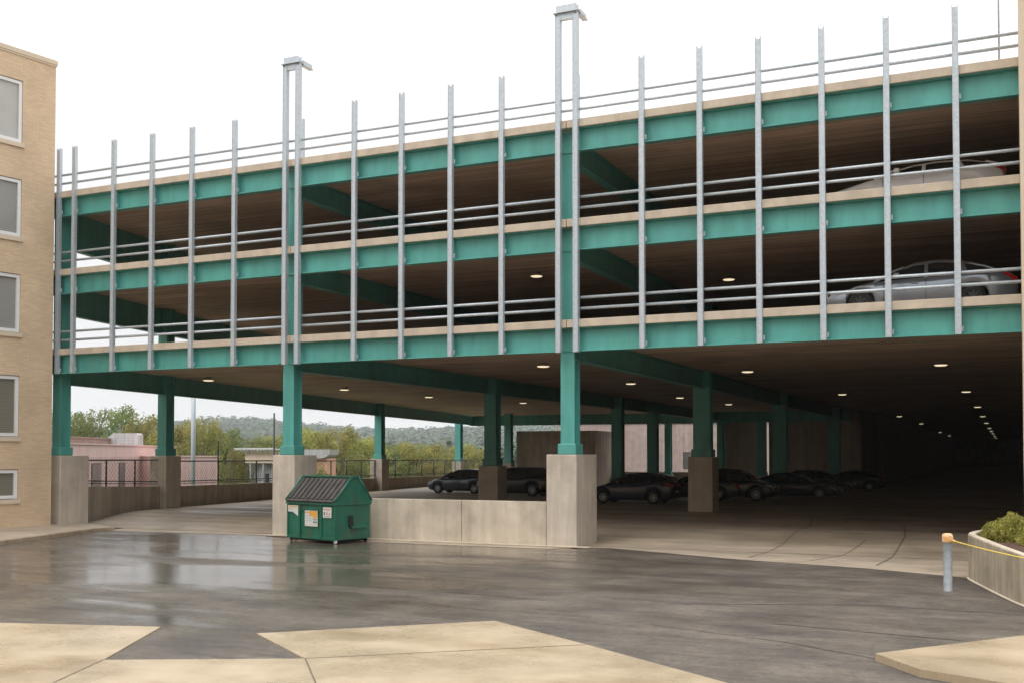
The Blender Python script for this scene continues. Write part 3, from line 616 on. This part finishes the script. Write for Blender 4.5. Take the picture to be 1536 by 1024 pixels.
def make_car(kind, paint, loc, rz, label, group, rim=None):
    P = PROF[kind]; L, W = P['L'], P['W']; e = empty({'sedan': 'sedan', 'hatch': 'hatchback', 'suv': 'suv', 'liftback': 'hatchback'}[kind], loc, rz, label=label, category='car', group=group)
    wr = P['wr']; ar = wr + .055
    def width(x):
        t = abs(2 * x / L - 1); return W / 2 * (1 - .20 * t ** 7 - .04 * t ** 2)
    def zb(x):
        z = .20 + .10 * max(0, abs(2 * x / L - 1) - .85) / .15
        for a in P['ax']:
            if abs(x - a) < ar: z = max(z, wr + sqrt(ar * ar - (x - a) ** 2))
        return z
    xs = sorted(set([0, .02, .06] + [L * i / 56 for i in range(1, 56)] + [L - .06, L - .02, L] + [a + s * ar * cos(k * pi / 12) for a in P['ax'] for s in (1, -1) for k in range(0, 7)]))
    b = MB(); rings = []
    for x in xs:
        w_ = width(x) * (1 if .03 < x < L - .03 else .93); zt = interp(x, P['belt']); z0 = zb(x); zt = max(zt, z0 + .03)
        if x < .01 or x > L - .01: z0 = .34; zt = min(zt, zt - .08)
        def wy(k): return w_ * {0: .93, 1: .985, 2: 1.0, 3: .985, 4: .95, 5: .86}[k]
        zz = [z0, z0 + (zt - z0) * .15, z0 + (zt - z0) * .5, z0 + (zt - z0) * .75, zt - .035 if zt - z0 > .15 else z0 + (zt - z0) * .9, zt]
        half = [(0, z0)] + [(wy(k), zz[k]) for k in range(6)] + [(w_ * .45, zt + .02), (0, zt + .025)]
        ring = [b.bm.verts.new((x, y, z)) for y, z in half] + [b.bm.verts.new((x, -y, z)) for y, z in half[-2:0:-1]]
        rings.append(ring)
    n = len(rings[0])
    for r0, r1 in zip(rings, rings[1:]):
        for k in range(n): f = b.bm.faces.new((r0[k], r1[k], r1[(k + 1) % n], r0[(k + 1) % n])); f.smooth = k not in (0, n - 1)
    b.bm.faces.new(rings[0]); b.bm.faces.new(rings[-1][::-1])
    bmesh.ops.recalc_face_normals(b.bm, faces=b.bm.faces[:])
    b.build('body', paint, e)
    # greenhouse
    x0, x1 = P['roof'][0][0], P['roof'][-1][0]; hm = max(z for _, z in P['roof'])
    gx = [x0 + (x1 - x0) * i / 40 for i in range(41)]
    def sec(x, s, off=0):                                     # s 0 belt .. 1 cantrail
        zbt = interp(x, P['belt']) - .03; zr = max(interp(x, P['roof']) - .05, zbt + .005); wb = width(x) * .885; k = (zr - zbt) / (hm - zbt)
        wt = wb * (1 - .24 * k); y = wb + (wt - wb) * s ** 1.3 ; return Vector((x, y + off, zbt + (zr - zbt) * s))
    b = MB(); rings = []
    for x in gx:
        zr = max(interp(x, P['roof']), interp(x, P['belt']) - .01); pts = [sec(x, s) for s in (0, .33, .66, 1)]; yt = pts[-1].y
        half = pts + [Vector((x, yt * .82, zr - .015)), Vector((x, yt * .45, zr)), Vector((x, 0, zr + .004))]
        rings.append([b.bm.verts.new(p) for p in half] + [b.bm.verts.new((p.x, -p.y, p.z)) for p in half[-2::-1]])
    for r0, r1 in zip(rings, rings[1:]):
        for k in range(len(r0) - 1): b.bm.faces.new((r0[k], r1[k], r1[k + 1], r0[k + 1])).smooth = True
    bmesh.ops.recalc_face_normals(b.bm, faces=b.bm.faces[:])
    b.build('window_glass', M['carglass'], e)
    # painted roof with pillars
    b = MB(); ra = [x for x in gx if interp(x, P['roof']) > hm - .17]
    rings = []
    for x in ra:
        zr = interp(x, P['roof']) + .009; yt = sec(x, 1).y
        half = [Vector((x, sec(x, .86).y + .009, sec(x, .86).z)), Vector((x, yt + .008, zr - .05)), Vector((x, yt * .82, zr - .012)), Vector((x, yt * .45, zr + .003)), Vector((x, 0, zr + .007))]
        rings.append([b.bm.verts.new(p) for p in half] + [b.bm.verts.new((p.x, -p.y, p.z)) for p in half[-2::-1]])
    for r0, r1 in zip(rings, rings[1:]):
        for k in range(len(r0) - 1): b.bm.faces.new((r0[k], r1[k], r1[k + 1], r0[k + 1])).smooth = True
    for sg in (1, -1):
        for px, pw in P['pil']:
            pr = None
            for s in (0, .25, .5, .75, .9):
                sh = (.0 if px < 3 else .12) * s
                a_, c_ = sec(px - pw + sh * -1, s, .008), sec(px + pw - sh, s, .008); a_.y *= sg; c_.y *= sg; v = (b.bm.verts.new(a_), b.bm.verts.new(c_))
                if pr: b.bm.faces.new((pr[0], pr[1], v[1], v[0]))
                pr = v
        # rails along the A and C slopes
        for rng in ([x for x in gx if x <= ra[0] + .05], [x for x in gx if x >= ra[-1] - .05]):
            pl = [Vector((x, sg * (sec(x, 1).y + .0), sec(x, 1).z + .02)) for x in rng]
            if len(pl) > 1: b.tube(pl, .035, 6)
    if kind == 'hatch' or kind == 'suv':
        pass
    bmesh.ops.recalc_face_normals(b.bm, faces=b.bm.faces[:])
    b.build('roof', paint, e)
    # trims: sill, doors seams, handles, mirrors, lamps
    for sg in (1, -1):
        y = lambda x: width(x) * sg
        for xx in (P['ax'][0] + .62, P['pil'][0][0], P['ax'][1] - .30):
            b = MB(); b.box(xx - .006, xx + .006, y(xx) - .004, y(xx) + .004, .36, interp(xx, P['belt']) - .06); b.build('door_seam', M['black'], e)
        for xx in (P['pil'][0][0] - .28, P['ax'][1] - .38):
            zh = interp(xx, P['belt']) - .16; b = MB(); b.box(xx - .09, xx + .09, min(y(xx), y(xx) * 1.02), max(y(xx), y(xx) * 1.02), zh, zh + .025, bev=.005); b.build('door_handle', paint, e)
        xm = P['roof'][0][0] + .62; b = MB(); ym = width(xm) * .9 * sg; b.box(xm - .08, xm + .08, min(ym, ym + .22 * sg), max(ym, ym + .22 * sg), interp(xm, P['belt']) + .02, interp(xm, P['belt']) + .16, bev=.035); b.build('mirror', paint, e)
        zf = interp(.2, P['belt']); b = MB()
        hx = [(.02 + .09 * i) for i in range(6)]
        pr = None
        for i, x in enumerate(hx):
            yy = width(x) * sg * (.965 + .02) + .004 * sg; zt = interp(x, P['belt']) - .035; h = .13 * (1 - i / 7); v = (b.bm.verts.new((x, yy, zt - h)), b.bm.verts.new((x, yy, zt)))
            if pr: b.bm.faces.new((pr[0], v[0], v[1], pr[1]))
            pr = v
        yb = width(.05) * .9; b.box(-.012, .03, min(yb * sg, yb * sg * .55), max(yb * sg, yb * sg * .55), zf - .17, zf - .05, bev=.01); b.build('headlight', M['head'], e)
        b = MB(); pr = None; tl = [L - .34 + .066 * i for i in range(6)]
        for i, x in enumerate(tl):
            yy = width(min(x, L - .03)) * sg * .985 + .008 * sg; zt = interp(min(x, L - .06), P['belt']) - .045; h = .05 + .10 * i / 5; v = (b.bm.verts.new((x, yy, zt - h)), b.bm.verts.new((x, yy, zt)))
            if pr: b.bm.faces.new((pr[0], v[0], v[1], pr[1]))
            pr = v
        zt = interp(L - .06, P['belt']); yb = width(L - .05) * .9; b.box(L - .02, L + .015, min(yb * sg, yb * sg * .5), max(yb * sg, yb * sg * .5), zt - .2, zt - .06, bev=.01); b.build('taillight', M['red'], e)
    b = MB(); b.box(.6, L - .6, -W / 2 * .8, W / 2 * .8, .17, .3); b.build('underbody', M['black'], e)
    b = MB(); b.box(-.015, .03, -.45, .45, .36, .50, bev=.01); b.build('grille', M['black'], e)
    b = MB(); b.box(L - .03, L + .02, -.27, .27, .55, .68, bev=.005); b.build('plate', M['white'], e)
    for ax in P['ax']:
        for sg in (1, -1):
            wy_ = sg * (W / 2 - .13); b = MB()
            b.lathe([(wr * .62, -.10), (wr * .93, -.11), (wr, -.08), (wr, .08), (wr * .93, .11), (wr * .62, .10)], 'Y', (ax, wy_, wr), 28)
            wo = b.build('wheel', M['black'], e)
            b = MB(); yo = sg * .075 + wy_
            b.lathe([(wr * .66, yo - wy_), (wr * .60, yo - wy_ + sg * .02), (wr * .58, yo - wy_ - sg * .02)], 'Y', (ax, wy_, wr), 28)
            b.lathe([(0.0, sg * .08), (.05, sg * .08), (.055, sg * .05)], 'Y', (ax, wy_, wr), 12)
            for k in range(9):
                a = 2 * pi * k / 9 + .2; d = Vector((cos(a), 0, sin(a))); t_ = Vector((-sin(a), 0, cos(a))); c_ = Vector((ax, yo + .0, wr))
                b.poly([c_ + d * .04 - t_ * .018, c_ + d * wr * .6 - t_ * .028, c_ + d * wr * .6 + t_ * .012, c_ + d * .04 + t_ * .018])
            b.build('rim', rim or M['chrome'], wo)
            b = MB(); b.lathe([(0, sg * .02), (wr * .6, sg * .02)], 'Y', (ax, wy_, wr), 20); b.build('brake_disc', M['dark'], wo)
    return e
pt = lambda n, c, m_=.55: mat(n, c, .28, metal=m_, var=.03, coat=.8)
NV = pt('navy_paint', (.010, .022, .060), .1); BK = pt('black_paint', (.005, .006, .008), 0); SLT = pt('slate_paint', (.012, .024, .042), 0)
zf_ = lambda y: fz(0, y) + .006
make_car('sedan', pt('grey_silver_paint', (.27, .30, .345), .55), (-4.5, 31.55, 6.55), 0, 'silver grey sedan parked behind the rail on the lowest deck at the right', 'cars parked on the upper decks', rim=M['rimdark'])
make_car('liftback', pt('white_paint', (.86, .86, .86), .0), (-4.6, 32.6, 9.53), 0, 'white car parked on the middle deck above the grey sedan, lower half hidden', 'cars parked on the upper decks')
gc = 'dark cars parked inside the ground level'
make_car('hatch', SLT, (-33.75, 60.8, zf_(61)), 0, 'dark slate hatchback parked near the back left wall, nose to the left', gc)
make_car('suv', BK, (-28.9, 58.2, zf_(58)), 0, 'black suv between the interior pier and the large front pier', gc)
make_car('hatch', NV, (-19.0, 51.0, zf_(51)), R(0), 'dark navy hatchback left of the wide interior pier, red taillight showing', gc)
make_car('sedan', BK, (-17.5, 56.5, zf_(56)), R(0), 'black sedan half hidden behind the navy hatchback', gc)
make_car('suv', BK, (-10.9, 56.8, zf_(57)), R(180), 'black suv right of the wide interior pier', gc)
make_car('sedan', NV, (-8.4, 61.5, zf_(61)), R(180), 'dark sedan with a red taillight right of the black suv', gc)
make_car('hatch', BK, (-8.6, 70.0, zf_(70)), R(180), 'black hatchback in the dark before the lit back wall', gc)
make_car('sedan', SLT, (-12.4, 77.5, zf_(77)), R(8), 'slate sedan farthest right in the dark aisle', gc)

# ================================================================ BOLLARD, ROPE, PLANTER
def bollard(x, y, label):
    e = empty('bollard', (x, y, 0), label=label, category='bollard')
    b = MB(); b.lathe([(.095, 0), (.095, .02), (.085, .025), (.085, 1.05)], seg=20); b.build('post', M['zinc'], e)
    b = MB(); b.lathe([(.098, .98), (.105, 1.0), (.105, 1.10), (.09, 1.145), (.05, 1.16), (0, 1.162)], seg=20); b.tube([(.09, -.03, 1.03), (.15, -.08, 1.01), (.11, -.12, 1.0)], .018, 6); b.build('cap', M['orange'], e)
bollard(-1.07, 23.17, 'galvanised steel bollard with an orange cap left of the concrete planter')
bollard(2.0, 17.0, 'galvanised steel bollard with an orange cap beyond the near end of the planter')
b = MB(); pa, pb = Vector((-1.0, 23.08, 1.03)), Vector((2.0, 17.1, 1.03)); pts = []
for i in range(25):
    k = i / 24; p = pa.lerp(pb, k); p.z -= .085 * 4 * k * (1 - k); pts.append(p)
b.tube(pts, .013, 6); b.build('rope', M['yellow'], label='thin yellow rope sagging from the bollard across the planter', category='rope')
OUT = [(4, 27.9), (1, 27.75), (.1, 27.45), (-.38, 27.1), (-.66, 26.6), (-.775, 26.0), (-.76, 25.5), (-.44, 24.17), (-.12, 22.83), (.28, 21.32), (.8, 19.9), (1.45, 18.8), (2.4, 18.1), (4, 17.8)]
def smoothpath(p, it=2):
    for _ in range(it):
        q = [p[0]]
        for a, c in zip(p, p[1:]): q += [(a[0] * .75 + c[0] * .25, a[1] * .75 + c[1] * .25), (a[0] * .25 + c[0] * .75, a[1] * .25 + c[1] * .75)]
        p = q + [p[-1]]
    return p
OP = smoothpath(OUT); 
def offset(p, d):
    r = []
    for i in range(len(p)):
        t_ = Vector(p[min(i + 1, len(p) - 1)]) - Vector(p[max(i - 1, 0)]); t_.normalize(); n_ = Vector((-t_.y, t_.x)); r.append((p[i][0] + n_.x * d, p[i][1] + n_.y * d))
    return r
PL = empty('planter', (1.8, 23, 0), label='curved raised concrete planter at the right edge', category='planter')
M['planter'] = mat('planter_concrete', (.40, .34, .25), .8, var=.15, vscale=1.5, streak=.22, sscale=(5, 5, .3), stain=(.16, .15, .09), stainamt=.6, stainscale=1.6, bump=.35, bscale=25)
zt_ = lambda y: .90 + (y - 20) * .016
IN = offset(OP, .17); OB = offset(OP, -.035)
b = MB()
def ribbon(A, B, za, zb_):
    a_ = [b.bm.verts.new((p[0], p[1], za(p[1]))) for p in A]; c_ = [b.bm.verts.new((p[0], p[1], zb_(p[1]))) for p in B]
    for i in range(len(A) - 1): f = b.bm.faces.new((a_[i], a_[i + 1], c_[i + 1], c_[i])); f.smooth = True
ribbon(OP, OP, lambda y: -.02, lambda y: zt_(y) - .02); ribbon(IN, IN, lambda y: zt_(y) - .02, lambda y: .4)
OPi = offset(OP, .02); ribbon(OP, OPi, lambda y: zt_(y) - .02, zt_); INo = offset(OP, .15); ribbon(INo, IN, zt_, lambda y: zt_(y) - .02)
b.build('planter_wall', M['planter'], PL, fix=True)
b = MB(); ribbon(OPi, INo, zt_, zt_); b.build('rim', M['curb'], PL, fix=True)
b = MB(); ribbon(OB, OP, lambda y: .012, lambda y: .035); b.build('base_bead', M['curb'], PL, fix=True)
b = MB(); f = b.bm.faces.new([b.bm.verts.new((p[0], p[1], .86)) for p in IN]); b.build('soil', M['soil'], PL)
shift(PL)
def shrub(cx, cy, rx, ry, h, n, label, seed):
    rnd = random.Random(seed); e = empty('shrub', (cx, cy, .86), label=label, category='shrub', group='low shrubs in the planter')
    b = MB(); st = MB()
    for i in range(n):
        a = rnd.random() * 2 * pi; r_ = sqrt(rnd.random()); x, y = r_ * cos(a) * rx, r_ * sin(a) * ry; zt = h * sqrt(max(.04, 1 - r_ * r_ * .92)) * (.75 + .35 * noise.noise(Vector((x * 3 + seed, y * 3, 0))) + .18 * rnd.random())
        lean = Vector((x * .5, y * .5, 1)).normalized(); sp_ = rnd.uniform(.10, .22)
        for k in range(7):
            c_ = Vector((x, y, zt)) - lean * sp_ * k / 4 + Vector((rnd.gauss(0, .018), rnd.gauss(0, .018), 0)); s_ = rnd.uniform(.018, .034)
            d = Vector((rnd.gauss(0, 1), rnd.gauss(0, 1), rnd.gauss(.5, .7))).normalized(); u_ = d.orthogonal().normalized(); v_ = d.cross(u_)
            b.poly([c_ - u_ * s_, c_ + v_ * s_ * .5, c_ + u_ * s_ * 1.3, c_ - v_ * s_ * .5])
        if i % 4 == 0: st.tube([Vector((x * .4, y * .4, 0)), Vector((x * .8, y * .8, zt * .6)), Vector((x, y, zt))], [.012, .008, .004], 4, caps=False)
    b.build('foliage', M['shrub'], e); st.build('stem', M['bark'], e)
shrub(.28, 26.0, .80, .9, .58, 1900, 'yellow green low shrub at the planter corner, nearest the garage', 1)
shrub(1.0, 24.7, .8, .9, .50, 1300, 'yellow green low shrub at the right photo edge in the planter', 2)
shrub(2.0, 26.2, .9, .8, .62, 900, 'low shrub beyond the right edge in the planter back row', 3)

# ================================================================ BUILDINGS BEYOND
def bx_building(name, p, q, depth, z0, z1, m_, label, grooves=.35, wins_=(), cap=None):
    """box building whose street face runs from p to q; corrugation is real ribs"""
    p, q = Vector((*p, 0)), Vector((*q, 0)); L = (q - p).length; a = atan2(q.y - p.y, q.x - p.x); e = empty(name, (p.x, p.y, z0), a, label=label, category='building')
    h = z1 - z0; b = MB(); b.box(0, L, 0, depth, 0, h)
    x = grooves / 2
    while grooves and x < L:
        if not any(w0 - .1 < x < w1 + .1 for w0, w1, _, _ in wins_): b.box(x - .05, x + .05, -.05, -.001, 0, h - 1.0)
        else:
            zt = max(t for w0, w1, b0, t in wins_ if w0 - .1 < x < w1 + .1)
            b.box(x - .05, x + .05, -.05, -.001, zt - z0 + .1, h - 1.0) if zt - z0 + .1 < h - 1.0 else None
        x += grooves
    b.build('wall', m_, e)
    b = MB(); b.box(-.08, L + .08, -.1, depth + .1, h, h + .12); b.build('roof', cap or M['cream'], e)
    for w0, w1, b0, t in wins_:
        b = MB(); b.box(w0, w1, -.06, -.002, b0 - z0, t - z0); wo = b.build('window', M['dark'], e)
        b = MB(); b.box(w0 + .08, w1 - .08, -.075, -.061, b0 - z0 + .08, t - z0 - .08); b.build('pane', M['glass'], wo)
    return e
bx_building('pink_building', (-64.5, 57.0), (-84.5, 93.0), 15, -4.2, 3.55, M['pink'], 'large pink ribbed hall seen left between the leftmost columns', .5,
            wins_=((11.25, 13.78, -1.5, 2.0), (19.1, 21.0, -1.5, 2.0), (26.98, 29.4, -1.5, 2.0)), cap=M['pink'])
bx_building('pink_building', (-71.2, 78.2), (-69.88, 82.6), 12, -4.2, 2.5, M['pink'], 'low pink ribbed annex behind the grey lamp pole', .45, cap=M['pink'])
bx_building('rooftop_penthouse', (-77.5, 71.0), (-84.5, 83.6), 6, 3.69, 4.3, M['brownclad'], 'flat brown penthouse on the roof of the pink hall', 0, cap=M['brownclad'])
e = empty('rooftop_air_unit', (-84.2, 82.6, 3.69), atan2(1, 2.15), label='grey boxy air unit standing on the pink hall roof', category='air unit')
b = MB()
vs = [(0, 0), (3.1, 0), (3.1, 1.1), (2.9, 1.25), (.55, 1.25), (0, .85)]
lo = [(x, 0, z) for x, z in vs]; hi = [(x, 1.6, z) for x, z in vs]; b.poly(lo); b.poly(hi[::-1])
for i in range(6): j = (i + 1) % 6; b.poly([lo[j], lo[i], hi[i], hi[j]])
b.build('casing', M['greymetal'], e)
b = MB()
for k in range(5): b.box(.4 + k * .52, .43 + k * .52, -.03, -.002, .1, .9)
for k in range(3): b.box(.3, 2.9, -.02, -.002, .3 + k * .28, .33 + k * .28)
b.build('louvre', M['galv'], e)
# grey shed with an open trussed canopy
e = empty('metal_shed', (-64.75, 80.24, -4.2), atan2(-1.73, 5.8), label='grey corrugated metal shed with a pale fascia and trussed roof edge', category='shed')
b = MB(); b.box(.9, 5.0, .5, 2.5, 0, 6.3)
x = 1.0
while x < 4.9: b.box(x, x + .08, .44, .498, 0, 6.2); x += .3
b.build('wall', M['greymetal'], e)
b = MB(); b.box(.3, 5.5, -.1, .45, 6.15, 7.2); b.build('fascia', M['cream'], e)
b = MB(); b.box(-.9, 5.6, -.6, .2, 7.35, 7.47); b.box(-.9, 5.6, -.6, -.5, 6.95 + .4, 7.2 + .33)
for i in range(13): b.tube([(-.8 + i * .5, -.5, 7.35), (-.6 + i * .5, -.3, 6.98)], .04, 4)
b.build('truss', M['white'], e)
for x in (1.0, 3.0, 4.8):
    b = MB(); b.box(x, x + .18, -.05, .13, 0, 6.14); b.build('post', M['galv'], e)
b = MB(); b.box(2.4, 3.4, .42, .437, 0, 5.2); b.build('door', M['dark'], e)
e = empty('white_roof_building', (-72.6, 98.7, -4.2), atan2(1.2, 2.6), label='small building with a pale curved roof and orange wall right of the dumpster column', category='building')
b = MB(); b.box(0, 3.7, 0, 6, 0, 6.5); b.build('wall', mat('orange_clad', (.62, .34, .22), .8), e)
b = MB(); pts = [(-1.0, 6.5), (3.1, 6.5), (3.6, 6.62), (3.95, 6.9), (4.1, 7.5), (-1.0, 7.5)]
lo = [(x, -.4, z) for x, z in pts]; hi = [(x, 6.2, z) for x, z in pts]; b.poly(lo); b.poly(hi[::-1])
for i in range(6): j = (i + 1) % 6; b.poly([lo[j], lo[i], hi[i], hi[j]])
b.build('roof', M['greymetal'], e)
bx_building('pink_building', (-46, 112), (-18, 120), 20, -.6, 6.2, mat('dusty_rose_cladding', (.40, .31, .285), .75, streak=.15, sscale=(4, 4, .1)), 'pink ribbed building seen through the back opening of the garage', .8,
            wins_=((14.0, 15.4, 1.2, 3.0),), cap=M['greymetal'])
def pole(name, x, y, z1, r, m_, label, cat, z0=-4.2):
    e = empty(name, (x, y, z0), label=label, category=cat); b = MB(); b.tube([(0, 0, 0), (0, 0, z1 - z0)], [r, r * .85], 10); b.build('shaft', m_, e)
    b = MB(); b.lathe([(r * 1.9, 0), (r * 1.9, .3), (r * 1.1, .35)], seg=12); b.build('base', m_, e)
    if 'lamp' in name:
        b = MB(); b.box(-.3, .9, -.16, .16, z1 - z0, z1 - z0 + .16, bev=.04); b.build('lamp_head', m_, e)
pole('street_lamp', -51.8, 58.68, 11.5, .17, M['galv'], 'thick grey lamp pole in front of the pink annex', 'street lamp')
pole('pole', -41.05, 53.74, 5.3, .06, M['dark'], 'thin dark pole just left of the column with the dumpster', 'pole')
pole('pole', -47.44, 57.39, 3.3, .045, M['dark'], 'short thin dark pole before the small yellow tree', 'pole')

# ================================================================ TREES
def tree_mesh(seed, leafm):
    """unit tree: height 1, crown radius about .5 in its own units"""
    rnd = random.Random(seed); tr = MB(); lf = MB()
    tr.tube([(0, 0, 0), (.01, 0, .2), (.0, .01, .42), (.01, 0, .7)], [.035, .027, .02, .008], 7)
    lobes = []
    for i in range(34):
        a = rnd.random() * 2 * pi; z = rnd.uniform(.16, .90); rr = .46 * sqrt(max(.06, 1 - ((z - .45) / .58) ** 2)) * rnd.uniform(.35, 1.0)
        lobes.append((Vector((rr * cos(a), rr * sin(a), z)), rnd.uniform(.10, .18)))
    for c_, r_ in lobes[:10]: tr.tube([(0, 0, rnd.uniform(.2, .5)), c_ * .55 + Vector((0, 0, c_.z * .35)), c_], [.014, .009, .004], 5, caps=False)
    for c_, r_ in lobes:
        r_ = min(r_, .985 - c_.z + .02) if c_.z + r_ > 1 else r_
        for k in range(190):
            d = Vector((rnd.gauss(0, 1), rnd.gauss(0, 1), rnd.gauss(0, 1))).normalized(); p = c_ + Vector((d.x, d.y, d.z * .75)) * r_ * rnd.uniform(.55, 1.12)
            n_ = (d + Vector((rnd.gauss(0, .5), rnd.gauss(0, .5), rnd.gauss(.3, .5)))).normalized(); u_ = n_.orthogonal().normalized(); v_ = n_.cross(u_); s_ = rnd.uniform(.008, .018)
            lf.poly([p - u_ * s_, p - v_ * s_ * .8, p + u_ * s_, p + v_ * s_ * .8])
    return tr, lf
protos = []
for i in range(6):
    tr, lf = tree_mesh(40 + i, None); r = empty('tree', (0, 0, 0)); lf.build('crown', M['leaf'] if i < 3 else M['leafy'], r); tr.build('trunk', M['bark'], r); protos.append([r, False])
TREES = [
(-121.0, 109.3, 12.5, 3.2, 0, 'green tree showing in the gap between the brick building and the leftmost column'),
(-129.7, 121.8, 12.6, 3.1, 0, 'pale green tree right of the leftmost column'),
(-134.8, 130.5, 13.7, 3.3, 0, 'dark green tree above the brown band of the pink hall'),
(-120.2, 120.7, 13.7, 3.4, 0, 'tallest green tree, right above the rooftop air unit'),
(-110.0, 114.4, 11.7, 3.0, 1, 'yellow green tree to the right of the rooftop air unit'),
(-100.7, 107.7, 9.5, 2.5, 1, 'low yellow green tree just left of the second column'),
(-94.4, 105.1, 11.2, 2.5, 1, 'yellowish tree just right of the second column'),
(-83.4, 95.9, 11.3, 2.3, 1, 'yellow green tree beside the grey lamp pole, highest of its pair'),
(-85.4, 101.6, 10.2, 2.7, 0, 'darker green tree right of the grey lamp pole'),
(-116.4, 144.5, 9.3, 3.8, 0, 'low green tree behind the grey shed on its left'),
(-62.9, 76.7, 7.7, 1.0, 1, 'small yellow tree between the pink annex and the grey shed'),
(-118.8, 154.4, 9.9, 3.8, 1, 'low yellowish tree behind the grey shed'),
(-106.0, 143.8, 10.3, 3.3, 0, 'green tree hidden mostly by the front column'),
(-87.9, 124.6, 10.8, 3.2, 1, 'yellow green tree right of the column with the dumpster'),
(-79.1, 117.7, 10.9, 3.1, 1, 'tall yellow green tree above the dumpster'),
(-81.6, 127.5, 9.7, 3.0, 1, 'yellow green tree left of the third column in the back row'),
(-88.5, 146.4, 8.7, 3.2, 0, 'green tree just right of the third back column'),
(-80.4, 139.1, 9.0, 3.2, 1, 'rounded yellow tree midway along the far fence'),
(-84.6, 153.7, 9.0, 3.3, 1, 'yellow tree left of the back column by the hatchback'),
(-87.6, 168.8, 9.0, 3.6, 1, 'yellow tree directly above the parked hatchback roof'),
(-79.6, 161.5, 8.4, 3.4, 1, 'yellow tree behind the dark interior column'),
(-61.8, 87.1, 6.3, 1.7, 0, 'low dark bush like tree behind the fence above the dumpster lid'),
(-59.9, 91.3, 6.5, 1.9, 0, 'low green tree behind the fence right of the dumpster roof'),
(-59.2, 99.3, 6.3, 2.0, 0, 'low green tree behind the fence between the back columns'),
(-58.7, 105.1, 6.3, 2.1, 1, 'low yellow green tree behind the farthest fence'),
(-73.9, 89.3, 6.0, 1.5, 0, 'low dark shrubby tree between the annex and the shed'),
(-56.0, 150.4, 8.6, 3.0, 0, 'tree glimpsed beyond the back opening'),

]
rnd = random.Random(5)
cnt = [0, 0]
for X, Y, h, hw, ty, lab in TREES:
    k = cnt[ty] % 3 + 3 * ty; cnt[ty] += 1; pr = protos[k]
    r = copy_tree(pr[0]) if pr[1] else pr[0]; pr[1] = True
    r.location = (X, Y, -4.3); r.rotation_euler.z = rnd.random() * 6.28; r.scale = (hw * 2.7, hw * 2.7, h * (1.11 if X < -100 else 1.03))
    r['label'] = lab; r['category'] = 'tree'; r['group'] = 'trees beyond the garage fence'

# ================================================================ FAR WOODED HILLS
def hill(x, y):
    d = sqrt(x * x + y * y); az = math.degrees(atan2(-x, y))          # degrees left of +Y
    ridge = 50 + 10 * sin(az * .33 + 1.0) + 11 * noise.noise(Vector((az * .12, 3, 0)))
    k = min(1, max(0, (d - 1000) / 1500)); k = k * k * (3 - 2 * k)
    return -4.2 + (ridge + 4.2) * k * (1 if d < 2600 else max(0, 1 - (d - 2600) / 600)) 
b = MB(); V = []
azs = [R(-6 + i * 1.5) for i in range(48)]; ds = [240 + i * 106 for i in range(29)]
for a in azs: V.append([b.bm.verts.new((-d * sin(a), d * cos(a), hill(-d * sin(a), d * cos(a)))) for d in ds])
for i in range(len(azs) - 1):
    for j in range(len(ds) - 1): b.bm.faces.new((V[i][j], V[i][j + 1], V[i + 1][j + 1], V[i + 1][j])).smooth = True
b.build('hills', M['grass'], kind='structure', fix=True)
b = MB(); rnd = random.Random(11)
def crown(b, c, r, h, n):
    for k in range(n):
        d = Vector((rnd.gauss(0, 1), rnd.gauss(0, 1), abs(rnd.gauss(0, 1)))).normalized(); p = c + Vector((d.x * r, d.y * r, d.z * h)) * rnd.uniform(.75, 1.08)
        n_ = (d + Vector((rnd.gauss(0, .25), rnd.gauss(0, .25), rnd.gauss(0, .2)))).normalized(); u_ = n_.orthogonal().normalized(); v_ = n_.cross(u_); s_ = r * rnd.uniform(.16, .34)
        b.poly([p - u_ * s_, p - v_ * s_ * .8, p + u_ * s_, p + v_ * s_ * .8])
for i in range(4300):
    a = R(rnd.uniform(10, 54)); d = 430 + 2190 * rnd.random() ** .8; x, y = -d * sin(a), d * cos(a); r = rnd.uniform(5, 9) * (1 + d / 2000)
    crown(b, Vector((x, y, hill(x, y) + 1.5)), r, r * rnd.uniform(.8, 1.25), 34)
b.build('forest', M['forest'], kind='stuff', label='hazy wooded hills with autumn green tree cover on the horizon')

# ================================================================ HAZE
b = MB(); b.box(-3400, 3400, -900, 3900, -5.3, 110)
hz = bpy.data.materials.new('haze_air'); hz.use_nodes = True; t = hz.node_tree; t.nodes.remove(t.nodes['Principled BSDF'])
v = t.nodes.new('ShaderNodeVolumePrincipled'); v.inputs['Color'].default_value = (.93, .96, 1, 1); v.inputs['Density'].default_value = .00016; v.inputs['Anisotropy'].default_value = .2
t.links.new(v.outputs[0], t.nodes['Material Output'].inputs['Volume'])
b.build('haze', hz, kind='stuff')
